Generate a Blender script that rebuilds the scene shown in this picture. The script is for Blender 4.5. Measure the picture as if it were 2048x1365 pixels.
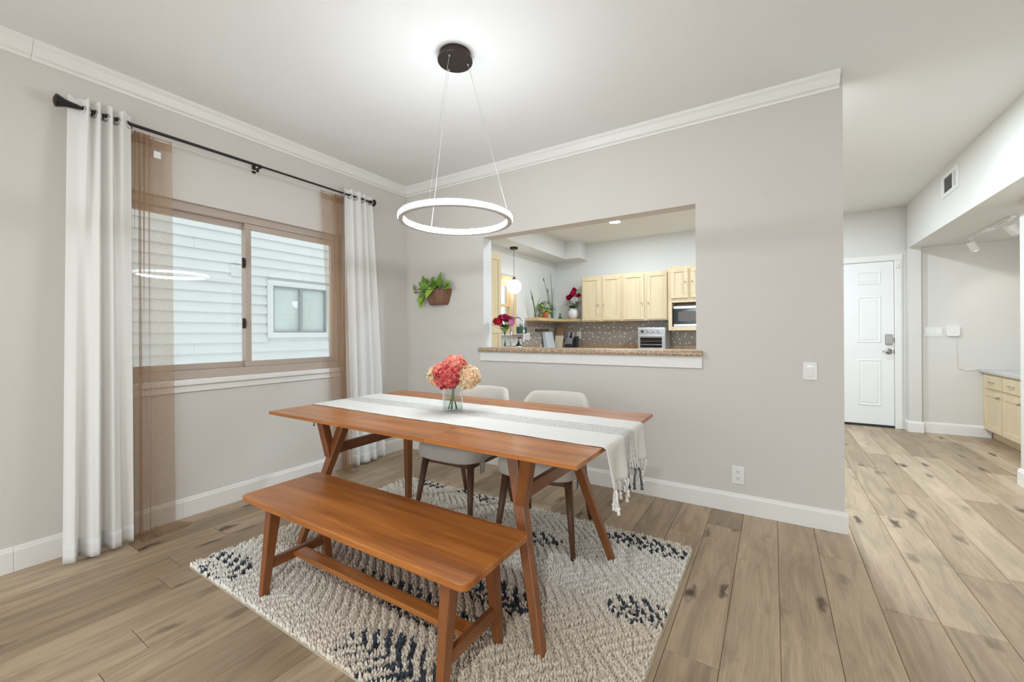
import bpy, bmesh, math, random
import numpy as np
from mathutils import Vector, Matrix
PI = math.pi
for _o in list(bpy.data.objects):
    bpy.data.objects.remove(_o)
scene = bpy.context.scene
COL = scene.collection

# ------------------------------------------------------------------ camera
YAW, ROLL, FPX, CYP = 0.5613, -0.0057, 828.86, 668.2
CAM = Vector((3.2961, -3.1417, 1.2))
_F = Vector((-math.sin(YAW), math.cos(YAW), 0))
_R0 = Vector((math.cos(YAW), math.sin(YAW), 0))
_R = _R0 * math.cos(ROLL) + Vector((0, 0, 1)) * math.sin(ROLL)
_U = _R.cross(_F)
cd = bpy.data.cameras.new('camera')
cd.sensor_width = 36.0
cd.lens = FPX / 2048 * 36.0
cd.shift_y = -(682.5 - CYP) / 2048
cd.clip_start = 0.05
cam = bpy.data.objects.new('camera', cd)
COL.objects.link(cam)
_m = Matrix((( _R.x, _U.x, -_F.x, CAM.x), (_R.y, _U.y, -_F.y, CAM.y), (_R.z, _U.z, -_F.z, CAM.z), (0, 0, 0, 1)))
cam.matrix_world = _m
scene.camera = cam

# ------------------------------------------------------------------ world, added rear fill, exposure
world = bpy.data.worlds.new('overcast_sky')
scene.world = world
world.use_nodes = True
_bg = world.node_tree.nodes['Background']
_bg.inputs[0].default_value = (0.88, 0.95, 1.0, 1)
_bg.inputs[1].default_value = 1.4

def area_light(name, loc, rot, sx, sy, power, color, shape='RECTANGLE', spread=180):
    l = bpy.data.lights.new(name, 'AREA')
    l.shape = shape; l.size = sx
    if shape in ('RECTANGLE', 'ELLIPSE'):
        l.size_y = sy
    l.energy = power; l.color = color; l.spread = math.radians(spread)
    o = bpy.data.objects.new(name, l)
    COL.objects.link(o); o.location = loc; o.rotation_euler = rot
    return o

# added fill light behind the camera, standing in for daylight from the living area
area_light('added_rear_fill', (2.4, -6.95, 1.25), (PI/2, 0, 0), 3.9, 2.2, 68, (0.81, 0.92, 1.0))

vs = scene.view_settings
vs.view_transform = 'Standard'
vs.look = 'None'
vs.exposure = 0.10
vs.gamma = 1.0
vs.use_curve_mapping = False

# ------------------------------------------------------------------ helpers
def lin(c):
    out = []
    for v in c[:3]:
        v = v / 255.0
        out.append(v / 12.92 if v <= 0.04045 else ((v + 0.055) / 1.055) ** 2.4)
    return (*out, 1.0)

MATS = {}
def new_mat(name):
    m = bpy.data.materials.new(name)
    m.use_nodes = True
    MATS[name] = m
    nt = m.node_tree
    b = nt.nodes['Principled BSDF']
    return m, nt, b

def N(nt, typ, **kw):
    n = nt.nodes.new(typ)
    for k, v in kw.items():
        setattr(n, k, v)
    return n

def L(nt, a, b):
    nt.links.new(a, b)

def plain(name, rgb, rough=0.5, metal=0.0, bump=0.0, bscale=60.0, var=0.0, vscale=4.0, spec=None, coat=0.0):
    """procedural paint / plastic / metal: base colour with gentle noise variation and fine relief"""
    m, nt, b = new_mat(name)
    b.inputs['Roughness'].default_value = rough
    b.inputs['Metallic'].default_value = metal
    if spec is not None:
        b.inputs['Specular IOR Level'].default_value = spec
    if coat:
        b.inputs['Coat Weight'].default_value = coat
    tc = N(nt, 'ShaderNodeTexCoord')
    nz = N(nt, 'ShaderNodeTexNoise')
    nz.inputs['Scale'].default_value = vscale
    nz.inputs['Detail'].default_value = 3
    L(nt, tc.outputs['Object'], nz.inputs['Vector'])
    mx = N(nt, 'ShaderNodeMix', data_type='RGBA')
    c = lin(rgb)
    k = max(var, 0.01)
    mx.inputs['A'].default_value = (c[0]*(1-k), c[1]*(1-k), c[2]*(1-k), 1)
    mx.inputs['B'].default_value = (min(1, c[0]*(1+k)), min(1, c[1]*(1+k)), min(1, c[2]*(1+k)), 1)
    L(nt, nz.outputs['Fac'], mx.inputs['Factor'])
    L(nt, mx.outputs['Result'], b.inputs['Base Color'])
    if bump > 0:
        n2 = N(nt, 'ShaderNodeTexNoise')
        n2.inputs['Scale'].default_value = bscale
        n2.inputs['Detail'].default_value = 2
        L(nt, tc.outputs['Object'], n2.inputs['Vector'])
        bp = N(nt, 'ShaderNodeBump')
        bp.inputs['Strength'].default_value = bump
        bp.inputs['Distance'].default_value = 0.004
        L(nt, n2.outputs['Fac'], bp.inputs['Height'])
        L(nt, bp.outputs['Normal'], b.inputs['Normal'])
    return m

def wood(name, dark, light, axis='X', rough=0.35, scale=1.0, contrast=1.0, coat=0.0, bump=0.05):
    m, nt, b = new_mat(name)
    b.inputs['Roughness'].default_value = rough
    b.inputs['Coat Weight'].default_value = coat
    b.inputs['Coat Roughness'].default_value = 0.15
    tc = N(nt, 'ShaderNodeTexCoord')
    oi = N(nt, 'ShaderNodeObjectInfo')
    ad = N(nt, 'ShaderNodeVectorMath', operation='ADD')
    ml = N(nt, 'ShaderNodeMath', operation='MULTIPLY'); ml.inputs[1].default_value = 13.7
    L(nt, oi.outputs['Random'], ml.inputs[0])
    L(nt, tc.outputs['Object'], ad.inputs[0]); L(nt, ml.outputs[0], ad.inputs[1])
    mp = N(nt, 'ShaderNodeMapping')
    s = [18.0*scale]*3
    s['XYZ'.index(axis)] = 1.6*scale
    mp.inputs['Scale'].default_value = s
    L(nt, ad.outputs[0], mp.inputs['Vector'])
    n1 = N(nt, 'ShaderNodeTexNoise'); n1.inputs['Scale'].default_value = 1.0
    n1.inputs['Detail'].default_value = 6; n1.inputs['Distortion'].default_value = 0.6
    L(nt, mp.outputs[0], n1.inputs['Vector'])
    mp2 = N(nt, 'ShaderNodeMapping')
    s2 = [160.0*scale]*3
    s2['XYZ'.index(axis)] = 6.0*scale
    mp2.inputs['Scale'].default_value = s2
    L(nt, ad.outputs[0], mp2.inputs['Vector'])
    n2 = N(nt, 'ShaderNodeTexNoise'); n2.inputs['Scale'].default_value = 1.0; n2.inputs['Detail'].default_value = 3
    L(nt, mp2.outputs[0], n2.inputs['Vector'])
    av = N(nt, 'ShaderNodeMath', operation='MULTIPLY_ADD'); av.inputs[1].default_value = 0.3
    L(nt, n2.outputs['Fac'], av.inputs[0])
    mm = N(nt, 'ShaderNodeMath', operation='MULTIPLY'); mm.inputs[1].default_value = 0.7
    L(nt, n1.outputs['Fac'], mm.inputs[0]); L(nt, mm.outputs[0], av.inputs[2])
    rp = N(nt, 'ShaderNodeValToRGB')
    rp.color_ramp.elements[0].position = 0.5 - 0.2/contrast
    rp.color_ramp.elements[0].color = lin(dark)
    rp.color_ramp.elements[1].position = 0.5 + 0.2/contrast
    rp.color_ramp.elements[1].color = lin(light)
    L(nt, av.outputs[0], rp.inputs['Fac'])
    L(nt, rp.outputs['Color'], b.inputs['Base Color'])
    if bump:
        bp = N(nt, 'ShaderNodeBump'); bp.inputs['Strength'].default_value = bump; bp.inputs['Distance'].default_value = 0.002
        L(nt, n2.outputs['Fac'], bp.inputs['Height']); L(nt, bp.outputs['Normal'], b.inputs['Normal'])
    return m

def glow(name, rgb, strength):
    m = bpy.data.materials.new(name); m.use_nodes = True
    nt = m.node_tree
    for n in list(nt.nodes): nt.nodes.remove(n)
    e = N(nt, 'ShaderNodeEmission'); o = N(nt, 'ShaderNodeOutputMaterial')
    e.inputs[0].default_value = (*rgb, 1); e.inputs[1].default_value = strength
    L(nt, e.outputs[0], o.inputs[0]); MATS[name] = m
    return m

def thin_glass(name, tint=(1, 1, 1), rough=0.0, gloss=1.0, ior=1.45):
    m = bpy.data.materials.new(name); m.use_nodes = True
    nt = m.node_tree
    for n in list(nt.nodes): nt.nodes.remove(n)
    t = N(nt, 'ShaderNodeBsdfTransparent'); t.inputs[0].default_value = (*tint, 1)
    g = N(nt, 'ShaderNodeBsdfGlossy'); g.inputs['Roughness'].default_value = rough
    g.inputs['Color'].default_value = (gloss, gloss, gloss, 1)
    lw = N(nt, 'ShaderNodeLayerWeight'); lw.inputs[0].default_value = 0.5
    pw = N(nt, 'ShaderNodeMath', operation='POWER'); pw.inputs[1].default_value = 4.0
    L(nt, lw.outputs['Facing'], pw.inputs[0])
    f = N(nt, 'ShaderNodeMath', operation='MULTIPLY_ADD'); f.inputs[1].default_value = 0.75; f.inputs[2].default_value = 0.08 * (ior - 1.0)
    L(nt, pw.outputs[0], f.inputs[0])
    x = N(nt, 'ShaderNodeMixShader'); o = N(nt, 'ShaderNodeOutputMaterial')
    L(nt, f.outputs[0], x.inputs[0]); L(nt, t.outputs[0], x.inputs[1]); L(nt, g.outputs[0], x.inputs[2])
    L(nt, x.outputs[0], o.inputs[0]); MATS[name] = m
    return m

def sheer(name, rgb, opacity):
    m = bpy.data.materials.new(name); m.use_nodes = True
    nt = m.node_tree
    for n in list(nt.nodes): nt.nodes.remove(n)
    tc = N(nt, 'ShaderNodeTexCoord')
    wv = N(nt, 'ShaderNodeTexNoise'); wv.inputs['Scale'].default_value = 350
    L(nt, tc.outputs['Object'], wv.inputs['Vector'])
    mr = N(nt, 'ShaderNodeMapRange'); mr.inputs[3].default_value = opacity - 0.1; mr.inputs[4].default_value = opacity + 0.1
    L(nt, wv.outputs['Fac'], mr.inputs[0])
    t = N(nt, 'ShaderNodeBsdfTransparent')
    d = N(nt, 'ShaderNodeBsdfDiffuse'); d.inputs[0].default_value = lin(rgb)
    tl = N(nt, 'ShaderNodeBsdfTranslucent'); tl.inputs[0].default_value = lin(rgb)
    a = N(nt, 'ShaderNodeMixShader'); a.inputs[0].default_value = 0.6
    L(nt, d.outputs[0], a.inputs[1]); L(nt, tl.outputs[0], a.inputs[2])
    x = N(nt, 'ShaderNodeMixShader'); o = N(nt, 'ShaderNodeOutputMaterial')
    L(nt, mr.outputs[0], x.inputs[0]); L(nt, t.outputs[0], x.inputs[1]); L(nt, a.outputs[0], x.inputs[2])
    L(nt, x.outputs[0], o.inputs[0]); MATS[name] = m
    return m

def cloth(name, rgb, trans=0.3, bscale=500, bump=0.2, var=0.06):
    m, nt, b = new_mat(name)
    b.inputs['Roughness'].default_value = 0.9
    b.inputs['Specular IOR Level'].default_value = 0.15
    b.inputs['Sheen Weight'].default_value = 0.2
    tc = N(nt, 'ShaderNodeTexCoord')
    n1 = N(nt, 'ShaderNodeTexNoise'); n1.inputs['Scale'].default_value = bscale; n1.inputs['Detail'].default_value = 2
    L(nt, tc.outputs['Object'], n1.inputs['Vector'])
    c = lin(rgb)
    mx = N(nt, 'ShaderNodeMix', data_type='RGBA')
    mx.inputs['A'].default_value = tuple(v*(1-var) for v in c[:3]) + (1,)
    mx.inputs['B'].default_value = tuple(min(1, v*(1+var)) for v in c[:3]) + (1,)
    L(nt, n1.outputs['Fac'], mx.inputs['Factor']); L(nt, mx.outputs['Result'], b.inputs['Base Color'])
    bp = N(nt, 'ShaderNodeBump'); bp.inputs['Strength'].default_value = bump; bp.inputs['Distance'].default_value = 0.002
    L(nt, n1.outputs['Fac'], bp.inputs['Height']); L(nt, bp.outputs['Normal'], b.inputs['Normal'])
    if trans:
        o = nt.nodes['Material Output']
        tl = N(nt, 'ShaderNodeBsdfTranslucent'); L(nt, mx.outputs['Result'], tl.inputs[0])
        x = N(nt, 'ShaderNodeMixShader'); x.inputs[0].default_value = trans
        L(nt, b.outputs[0], x.inputs[1]); L(nt, tl.outputs[0], x.inputs[2]); L(nt, x.outputs[0], o.inputs[0])
    return m

class MB:
    """collects simple shapes into one mesh"""
    def __init__(self):
        self.v = []; self.f = []; self.c = None
    def add(self, vs, fs):
        n = len(self.v)
        self.v += [tuple(p) for p in vs]
        self.f += [tuple(i+n for i in f) for f in fs]
        return self
    def box(self, x0, x1, y0, y1, z0, z1):
        vs = [(x0,y0,z0),(x1,y0,z0),(x1,y1,z0),(x0,y1,z0),(x0,y0,z1),(x1,y0,z1),(x1,y1,z1),(x0,y1,z1)]
        return self.add(vs, [(0,3,2,1),(4,5,6,7),(0,1,5,4),(1,2,6,5),(2,3,7,6),(3,0,4,7)])
    def prism(self, poly, axis, a0, a1):
        """poly in the two other axes (order x,y,z skipping axis), extruded a0..a1"""
        n = len(poly); vs = []
        for a in (a0, a1):
            for p in poly:
                q = list(p); q.insert('XYZ'.index(axis), a); vs.append(q)
        fs = [tuple(range(n-1, -1, -1)), tuple(range(n, 2*n))]
        for i in range(n):
            j = (i+1) % n
            fs.append((i, j, n+j, n+i))
        return self.add(vs, fs)
    def ring(self, c, ax, r, n, ph=0.0, rx=None):
        ax = Vector(ax).normalized()
        up = Vector((0,0,1)) if abs(ax.z) < 0.95 else Vector((1,0,0))
        a = ax.cross(up).normalized(); b = a.cross(ax).normalized()
        return [Vector(c) + a*(math.cos(ph+2*PI*i/n)*r) + b*(math.sin(ph+2*PI*i/n)*(rx or r)) for i in range(n)]
    def tube(self, pts, rad, n=10, caps=True, ph=0.0):
        pts = [Vector(p) for p in pts]
        if not hasattr(rad, '__len__'): rad = [rad]*len(pts)
        vs = []; fs = []
        pa = None; k = len(pts)
        ax = (pts[1]-pts[0]).normalized()
        up = Vector((0,0,1)) if abs(ax.z) < 0.9 else Vector((1,0,0))
        pa = ax.cross(up).normalized()
        for i in range(k):
            if i == 0: t = pts[1]-pts[0]
            elif i == k-1: t = pts[-1]-pts[-2]
            else: t = pts[i+1]-pts[i-1]
            t.normalize()
            pa = (pa - t*pa.dot(t))
            if pa.length < 1e-6: pa = t.orthogonal()
            pa.normalize(); pb = t.cross(pa)
            for j in range(n):
                an = ph + 2*PI*j/n
                vs.append(pts[i] + pa*(math.cos(an)*rad[i]) + pb*(math.sin(an)*rad[i]))
        for i in range(k-1):
            for j in range(n):
                jj = (j+1) % n
                fs.append((i*n+j, i*n+jj, (i+1)*n+jj, (i+1)*n+j))
        if caps:
            fs.append(tuple(range(n-1, -1, -1))); fs.append(tuple(range((k-1)*n, k*n)))
        return self.add(vs, fs)
    def cyl(self, p0, p1, r0, r1=None, n=16):
        return self.tube([p0, p1], [r0, r0 if r1 is None else r1], n)
    def lathe(self, prof, c=(0,0,0), n=24, sx=1.0, sy=1.0, closed=False):
        """prof: list of (r,z) bottom to top"""
        vs = []; fs = []; k = len(prof)
        for r, z in prof:
            for j in range(n):
                a = 2*PI*j/n
                vs.append((c[0]+r*math.cos(a)*sx, c[1]+r*math.sin(a)*sy, c[2]+z))
        for i in range(k-1):
            for j in range(n):
                jj = (j+1) % n
                fs.append((i*n+j, i*n+jj, (i+1)*n+jj, (i+1)*n+j))
        if not closed:
            if prof[0][0] > 1e-6: fs.append(tuple(range(n-1, -1, -1)))
            if prof[-1][0] > 1e-6: fs.append(tuple(range((k-1)*n, k*n)))
        return self.add(vs, fs)
    def beam(self, p0, p1, w0, d0, w1=None, d1=None, side=(0,1,0)):
        """four-sided bar from p0 to p1; 'side' fixes the depth direction; w across, d along side"""
        p0 = Vector(p0); p1 = Vector(p1)
        w1 = w0 if w1 is None else w1; d1 = d0 if d1 is None else d1
        t = (p1-p0).normalized(); s = Vector(side)
        s = (s - t*s.dot(t)).normalized(); q = t.cross(s)
        vs = []
        for p, w, d in ((p0, w0, d0), (p1, w1, d1)):
            for a, b in ((-1,-1),(1,-1),(1,1),(-1,1)):
                vs.append(p + q*(a*w/2) + s*(b*d/2))
        return self.add(vs, [(0,3,2,1),(4,5,6,7),(0,1,5,4),(1,2,6,5),(2,3,7,6),(3,0,4,7)])
    def leg(self, p0, p1, w0, d0, w1, d1):
        """bar with horizontal ends (cut level at floor and top)"""
        vs = []
        for p, w, d in ((p0, w0, d0), (p1, w1, d1)):
            for a, b in ((-1,-1),(1,-1),(1,1),(-1,1)):
                vs.append((p[0]+a*w/2, p[1]+b*d/2, p[2]))
        return self.add(vs, [(0,3,2,1),(4,5,6,7),(0,1,5,4),(1,2,6,5),(2,3,7,6),(3,0,4,7)])
    def grid(self, fn, nu, nv, closeu=False):
        vs = [fn(i/(nu if closeu else nu-1), j/(nv-1)) for j in range(nv) for i in range(nu)]
        fs = []
        for j in range(nv-1):
            for i in range(nu if closeu else nu-1):
                ii = (i+1) % nu
                fs.append((j*nu+i, j*nu+ii, (j+1)*nu+ii, (j+1)*nu+i))
        return self.add(vs, fs)
    def sphere(self, c, r, nu=16, nv=10, sz=1.0, sx=1.0, sy=1.0):
        prof = [(max(1e-7, r*math.sin(PI*i/nv)), -r*math.cos(PI*i/nv)*sz) for i in range(nv+1)]
        return self.lathe(prof, c, nu, sx, sy, closed=True)
    def torus(self, c, ax, R, r, nu=24, nv=10):
        ax = Vector(ax).normalized(); a = ax.orthogonal().normalized(); b = ax.cross(a)
        vs = []
        for i in range(nu):
            t = 2*PI*i/nu; d = a*math.cos(t)+b*math.sin(t)
            for j in range(nv):
                u = 2*PI*j/nv
                vs.append(Vector(c) + d*(R+r*math.cos(u)) + ax*(r*math.sin(u)))
        fs = [(i*nv+j, ((i+1)%nu)*nv+j, ((i+1)%nu)*nv+(j+1)%nv, i*nv+(j+1)%nv) for i in range(nu) for j in range(nv)]
        return self.add(vs, fs)
    def rbox(self, x0, x1, y0, y1, z0, z1, r, n=4):
        """box with rounded vertical corners"""
        poly = []
        for cx, cy, a0 in ((x1-r, y1-r, 0), (x0+r, y1-r, PI/2), (x0+r, y0+r, PI), (x1-r, y0+r, 1.5*PI)):
            for i in range(n+1):
                a = a0 + PI/2*i/n
                poly.append((cx+r*math.cos(a), cy+r*math.sin(a)))
        return self.prism(poly, 'Z', z0, z1)

ORG = {}
def frame_yz(m, x0, x1, y0, y1, z0, z1, t, tb=None):
    """rectangular frame in a wall of constant x, built from four pieces that only touch"""
    tb = t if tb is None else tb
    m.box(x0, x1, y0, y1, z1-t, z1); m.box(x0, x1, y0, y1, z0, z0+tb)
    m.box(x0, x1, y0, y0+t, z0+tb, z1-t); m.box(x0, x1, y1-t, y1, z0+tb, z1-t)
    return m
def place(name, mb, mat, parent=None, smooth=False, bevel=0.0, bseg=2, local=False, solid=0.0, subd=0, org=None):
    """one mesh object; vertices given in world space unless local"""
    me = bpy.data.meshes.new(name)
    if parent is not None and not local:
        o3 = Vector(ORG.get(parent.name, (0, 0, 0)))
        vs = [(p[0]-o3.x, p[1]-o3.y, p[2]-o3.z) for p in mb.v]
    elif org is not None:
        vs = [(p[0]-org[0], p[1]-org[1], p[2]-org[2]) for p in mb.v]
    else:
        vs = [tuple(p) for p in mb.v]
    me.from_pydata(vs, [], mb.f)
    bm = bmesh.new(); bm.from_mesh(me)
    bmesh.ops.recalc_face_normals(bm, faces=bm.faces[:])
    bm.to_mesh(me); bm.free()
    if mat is not None: me.materials.append(mat)
    if smooth:
        me.polygons.foreach_set('use_smooth', [True]*len(me.polygons))
    o = bpy.data.objects.new(name, me)
    COL.objects.link(o)
    if parent is not None:
        o.parent = parent
        ORG[o.name] = ORG.get(parent.name, (0, 0, 0))
    elif org is not None:
        o.location = org; ORG[o.name] = tuple(org)
    if solid:
        md = o.modifiers.new('thickness', 'SOLIDIFY'); md.thickness = solid; md.offset = 0
    if bevel:
        md = o.modifiers.new('bevel', 'BEVEL'); md.width = bevel; md.segments = bseg
        md.limit_method = 'ANGLE'; md.angle_limit = math.radians(40)
        me.polygons.foreach_set('use_smooth', [True]*len(me.polygons))
        md.harden_normals = True
    if subd:
        md = o.modifiers.new('subdiv', 'SUBSURF'); md.levels = subd; md.render_levels = subd
    return o

def tag(o, label, cat, group=None):
    o['label'] = label; o['category'] = cat
    if group: o['group'] = group
    return o

def thing(name, label, cat, loc=(0, 0, 0), group=None, rz=0.0):
    o = bpy.data.objects.new(name, None)
    COL.objects.link(o); o.location = loc; o.rotation_euler = (0, 0, rz)
    o.empty_display_size = 0.1
    ORG[o.name] = tuple(loc)
    return tag(o, label, cat, group)

def struct(name, mb, mat, parent=None, **kw):
    o = place(name, mb, mat, parent, **kw)
    if parent is None: o['kind'] = 'structure'
    return o

def copy_tree(o, parent=None):
    c = o.copy(); COL.objects.link(c); c.parent = parent
    ORG[c.name] = ORG.get(o.name, (0, 0, 0))
    for ch in list(o.children):
        copy_tree(ch, c)
    return c

# ------------------------------------------------------------------ materials
M = {}
M['wall'] = plain('greige_wall_paint', (216, 210, 203), 0.75, bump=0.12, bscale=140, var=0.02, vscale=1.5)
M['kwall'] = plain('white_wall_paint', (226, 226, 224), 0.75, bump=0.10, bscale=140, var=0.015)
M['hwall'] = plain('pale_grey_wall_paint', (222, 219, 213), 0.75, bump=0.10, bscale=140, var=0.015)
M['ceil'] = plain('ceiling_paint', (236, 235, 233), 0.85, bump=0.10, bscale=110, var=0.015)
M['trim'] = plain('white_trim_paint', (238, 235, 230), 0.4, var=0.02, vscale=8)
M['door'] = plain('white_door_paint', (240, 240, 238), 0.4, var=0.01)
M['plastic'] = plain('white_plastic', (236, 234, 230), 0.35, var=0.01)
M['dark_slot'] = plain('dark_slot', (40, 38, 36), 0.6)
M['black'] = plain('black_metal', (34, 31, 30), 0.42, metal=0.3, var=0.1)
M['bronze'] = plain('dark_bronze', (70, 60, 58), 0.38, metal=0.8, var=0.08)
M['nickel'] = plain('brushed_nickel', (185, 182, 178), 0.28, metal=1.0, var=0.05)
M['steel'] = plain('stainless_steel', (200, 203, 208), 0.3, metal=0.9, var=0.05, vscale=15)
M['cherry'] = wood('cherry_wood', (138, 77, 31), (198, 125, 59), 'X', 0.33, 1.0, 1.1, coat=0.08)
M['cherry_leg'] = wood('cherry_wood_legs', (112, 64, 32), (154, 94, 50), 'Z', 0.35, 1.0, 0.9, coat=0.2)
M['cherry_y'] = wood('cherry_wood_stretcher', (106, 60, 30), (150, 90, 48), 'Y', 0.35, 1.0, 0.9, coat=0.2)
M['walnut'] = wood('walnut_chair_legs', (78, 50, 34), (112, 76, 52), 'Z', 0.42, 1.0, 0.9)
M['maple'] = wood('maple_cabinet', (216, 195, 158), (232, 215, 182), 'Z', 0.4, 0.6, 0.8)
M['maple_x'] = wood('maple_shelf', (205, 172, 122), (226, 198, 152), 'X', 0.45, 0.6, 0.9)
M['oak_frame'] = wood('oak_window_frame', (205, 172, 125), (226, 198, 155), 'Z', 0.45, 0.6, 0.9)
M['vinyl'] = plain('taupe_window_vinyl', (186, 170, 158), 0.42, var=0.05, vscale=10)
M['glass'] = thin_glass('window_glass', (0.97, 0.99, 0.985))
M['clear'] = thin_glass('clear_glassware', (0.95, 0.97, 0.97))
M['blueglass'] = thin_glass('pale_blue_glass', (0.75, 0.88, 0.93))
M['greenglass'] = thin_glass('green_glass', (0.35, 0.6, 0.45))
M['curtain'] = cloth('white_curtain_cloth', (248, 246, 243), 0.25, 400, 0.1, 0.02)
M['sheer'] = sheer('taupe_sheer_cloth', (196, 164, 132), 0.45)
M['runner'] = None
M['uphol'] = cloth('oatmeal_upholstery', (205, 198, 188), 0.0, 420, 0.6, 0.16)
M['leaf'] = plain('green_leaf', (112, 148, 52), 0.45, var=0.35, vscale=30)
M['leaf_lt'] = plain('light_green_leaf', (150, 190, 66), 0.45, var=0.3, vscale=30)
M['leaf_dk'] = plain('dark_green_leaf', (44, 84, 48), 0.45, var=0.3, vscale=30)
M['stem'] = plain('green_stem', (96, 118, 60), 0.5, var=0.2, vscale=40)
M['pot_brown'] = plain('brown_plastic_pot', (128, 90, 70), 0.5, var=0.12, vscale=14)
M['terracotta'] = plain('terracotta', (206, 122, 72), 0.7, var=0.12, vscale=20)
M['ceramic'] = plain('white_ceramic', (240, 240, 240), 0.25)
M['soil'] = plain('dark_soil', (60, 46, 36), 0.9, bump=0.5, bscale=80)

def granite(name):
    m, nt, b = new_mat(name)
    b.inputs['Roughness'].default_value = 0.25
    tc = N(nt, 'ShaderNodeTexCoord')
    v = N(nt, 'ShaderNodeTexVoronoi'); v.inputs['Scale'].default_value = 150
    L(nt, tc.outputs['Object'], v.inputs['Vector'])
    n = N(nt, 'ShaderNodeTexNoise'); n.inputs['Scale'].default_value = 90; n.inputs['Detail'].default_value = 3
    L(nt, tc.outputs['Object'], n.inputs['Vector'])
    sp = N(nt, 'ShaderNodeSeparateColor'); L(nt, v.outputs['Color'], sp.inputs[0])
    mx = N(nt, 'ShaderNodeMath', operation='MULTIPLY_ADD'); mx.inputs[1].default_value = 0.6
    L(nt, sp.outputs[0], mx.inputs[0])
    m2 = N(nt, 'ShaderNodeMath', operation='MULTIPLY'); m2.inputs[1].default_value = 0.4
    L(nt, n.outputs['Fac'], m2.inputs[0]); L(nt, m2.outputs[0], mx.inputs[2])
    rp = N(nt, 'ShaderNodeValToRGB')
    e = rp.color_ramp.elements
    e[0].position = 0.12; e[0].color = lin((84, 70, 58))
    e[1].position = 0.9; e[1].color = lin((222, 200, 172))
    e.new(0.3).color = lin((160, 132, 104)); e.new(0.6).color = lin((188, 162, 132))
    L(nt, mx.outputs[0], rp.inputs['Fac']); L(nt, rp.outputs['Color'], b.inputs['Base Color'])
    return m

def splash_tile(name):
    m, nt, b = new_mat(name)
    b.inputs['Roughness'].default_value = 0.3
    tc = N(nt, 'ShaderNodeTexCoord'); se = N(nt, 'ShaderNodeSeparateXYZ'); cb = N(nt, 'ShaderNodeCombineXYZ')
    L(nt, tc.outputs['Object'], se.inputs[0])
    ad = N(nt, 'ShaderNodeMath', operation='ADD')
    L(nt, se.outputs[0], ad.inputs[0]); L(nt, se.outputs[1], ad.inputs[1])
    L(nt, ad.outputs[0], cb.inputs[0]); L(nt, se.outputs[2], cb.inputs[1])
    v = N(nt, 'ShaderNodeTexVoronoi', voronoi_dimensions='2D'); v.inputs['Scale'].default_value = 11
    v.inputs['Randomness'].default_value = 0.7
    L(nt, cb.outputs[0], v.inputs['Vector'])
    lt = N(nt, 'ShaderNodeMath', operation='LESS_THAN'); lt.inputs[1].default_value = 0.135
    L(nt, v.outputs['Distance'], lt.inputs[0])
    br = N(nt, 'ShaderNodeTexBrick'); br.offset = 0.0
    br.inputs['Color1'].default_value = lin((160, 153, 146)); br.inputs['Color2'].default_value = lin((182, 175, 167))
    br.inputs['Mortar'].default_value = lin((140, 134, 128))
    br.inputs['Scale'].default_value = 45; br.inputs['Brick Width'].default_value = 1; br.inputs['Row Height'].default_value = 1
    br.inputs['Mortar Size'].default_value = 0.08
    L(nt, cb.outputs[0], br.inputs['Vector'])
    mx = N(nt, 'ShaderNodeMix', data_type='RGBA'); mx.inputs['B'].default_value = lin((240, 238, 232))
    L(nt, lt.outputs[0], mx.inputs['Factor']); L(nt, br.outputs['Color'], mx.inputs['A'])
    L(nt, mx.outputs['Result'], b.inputs['Base Color'])
    return m

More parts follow.
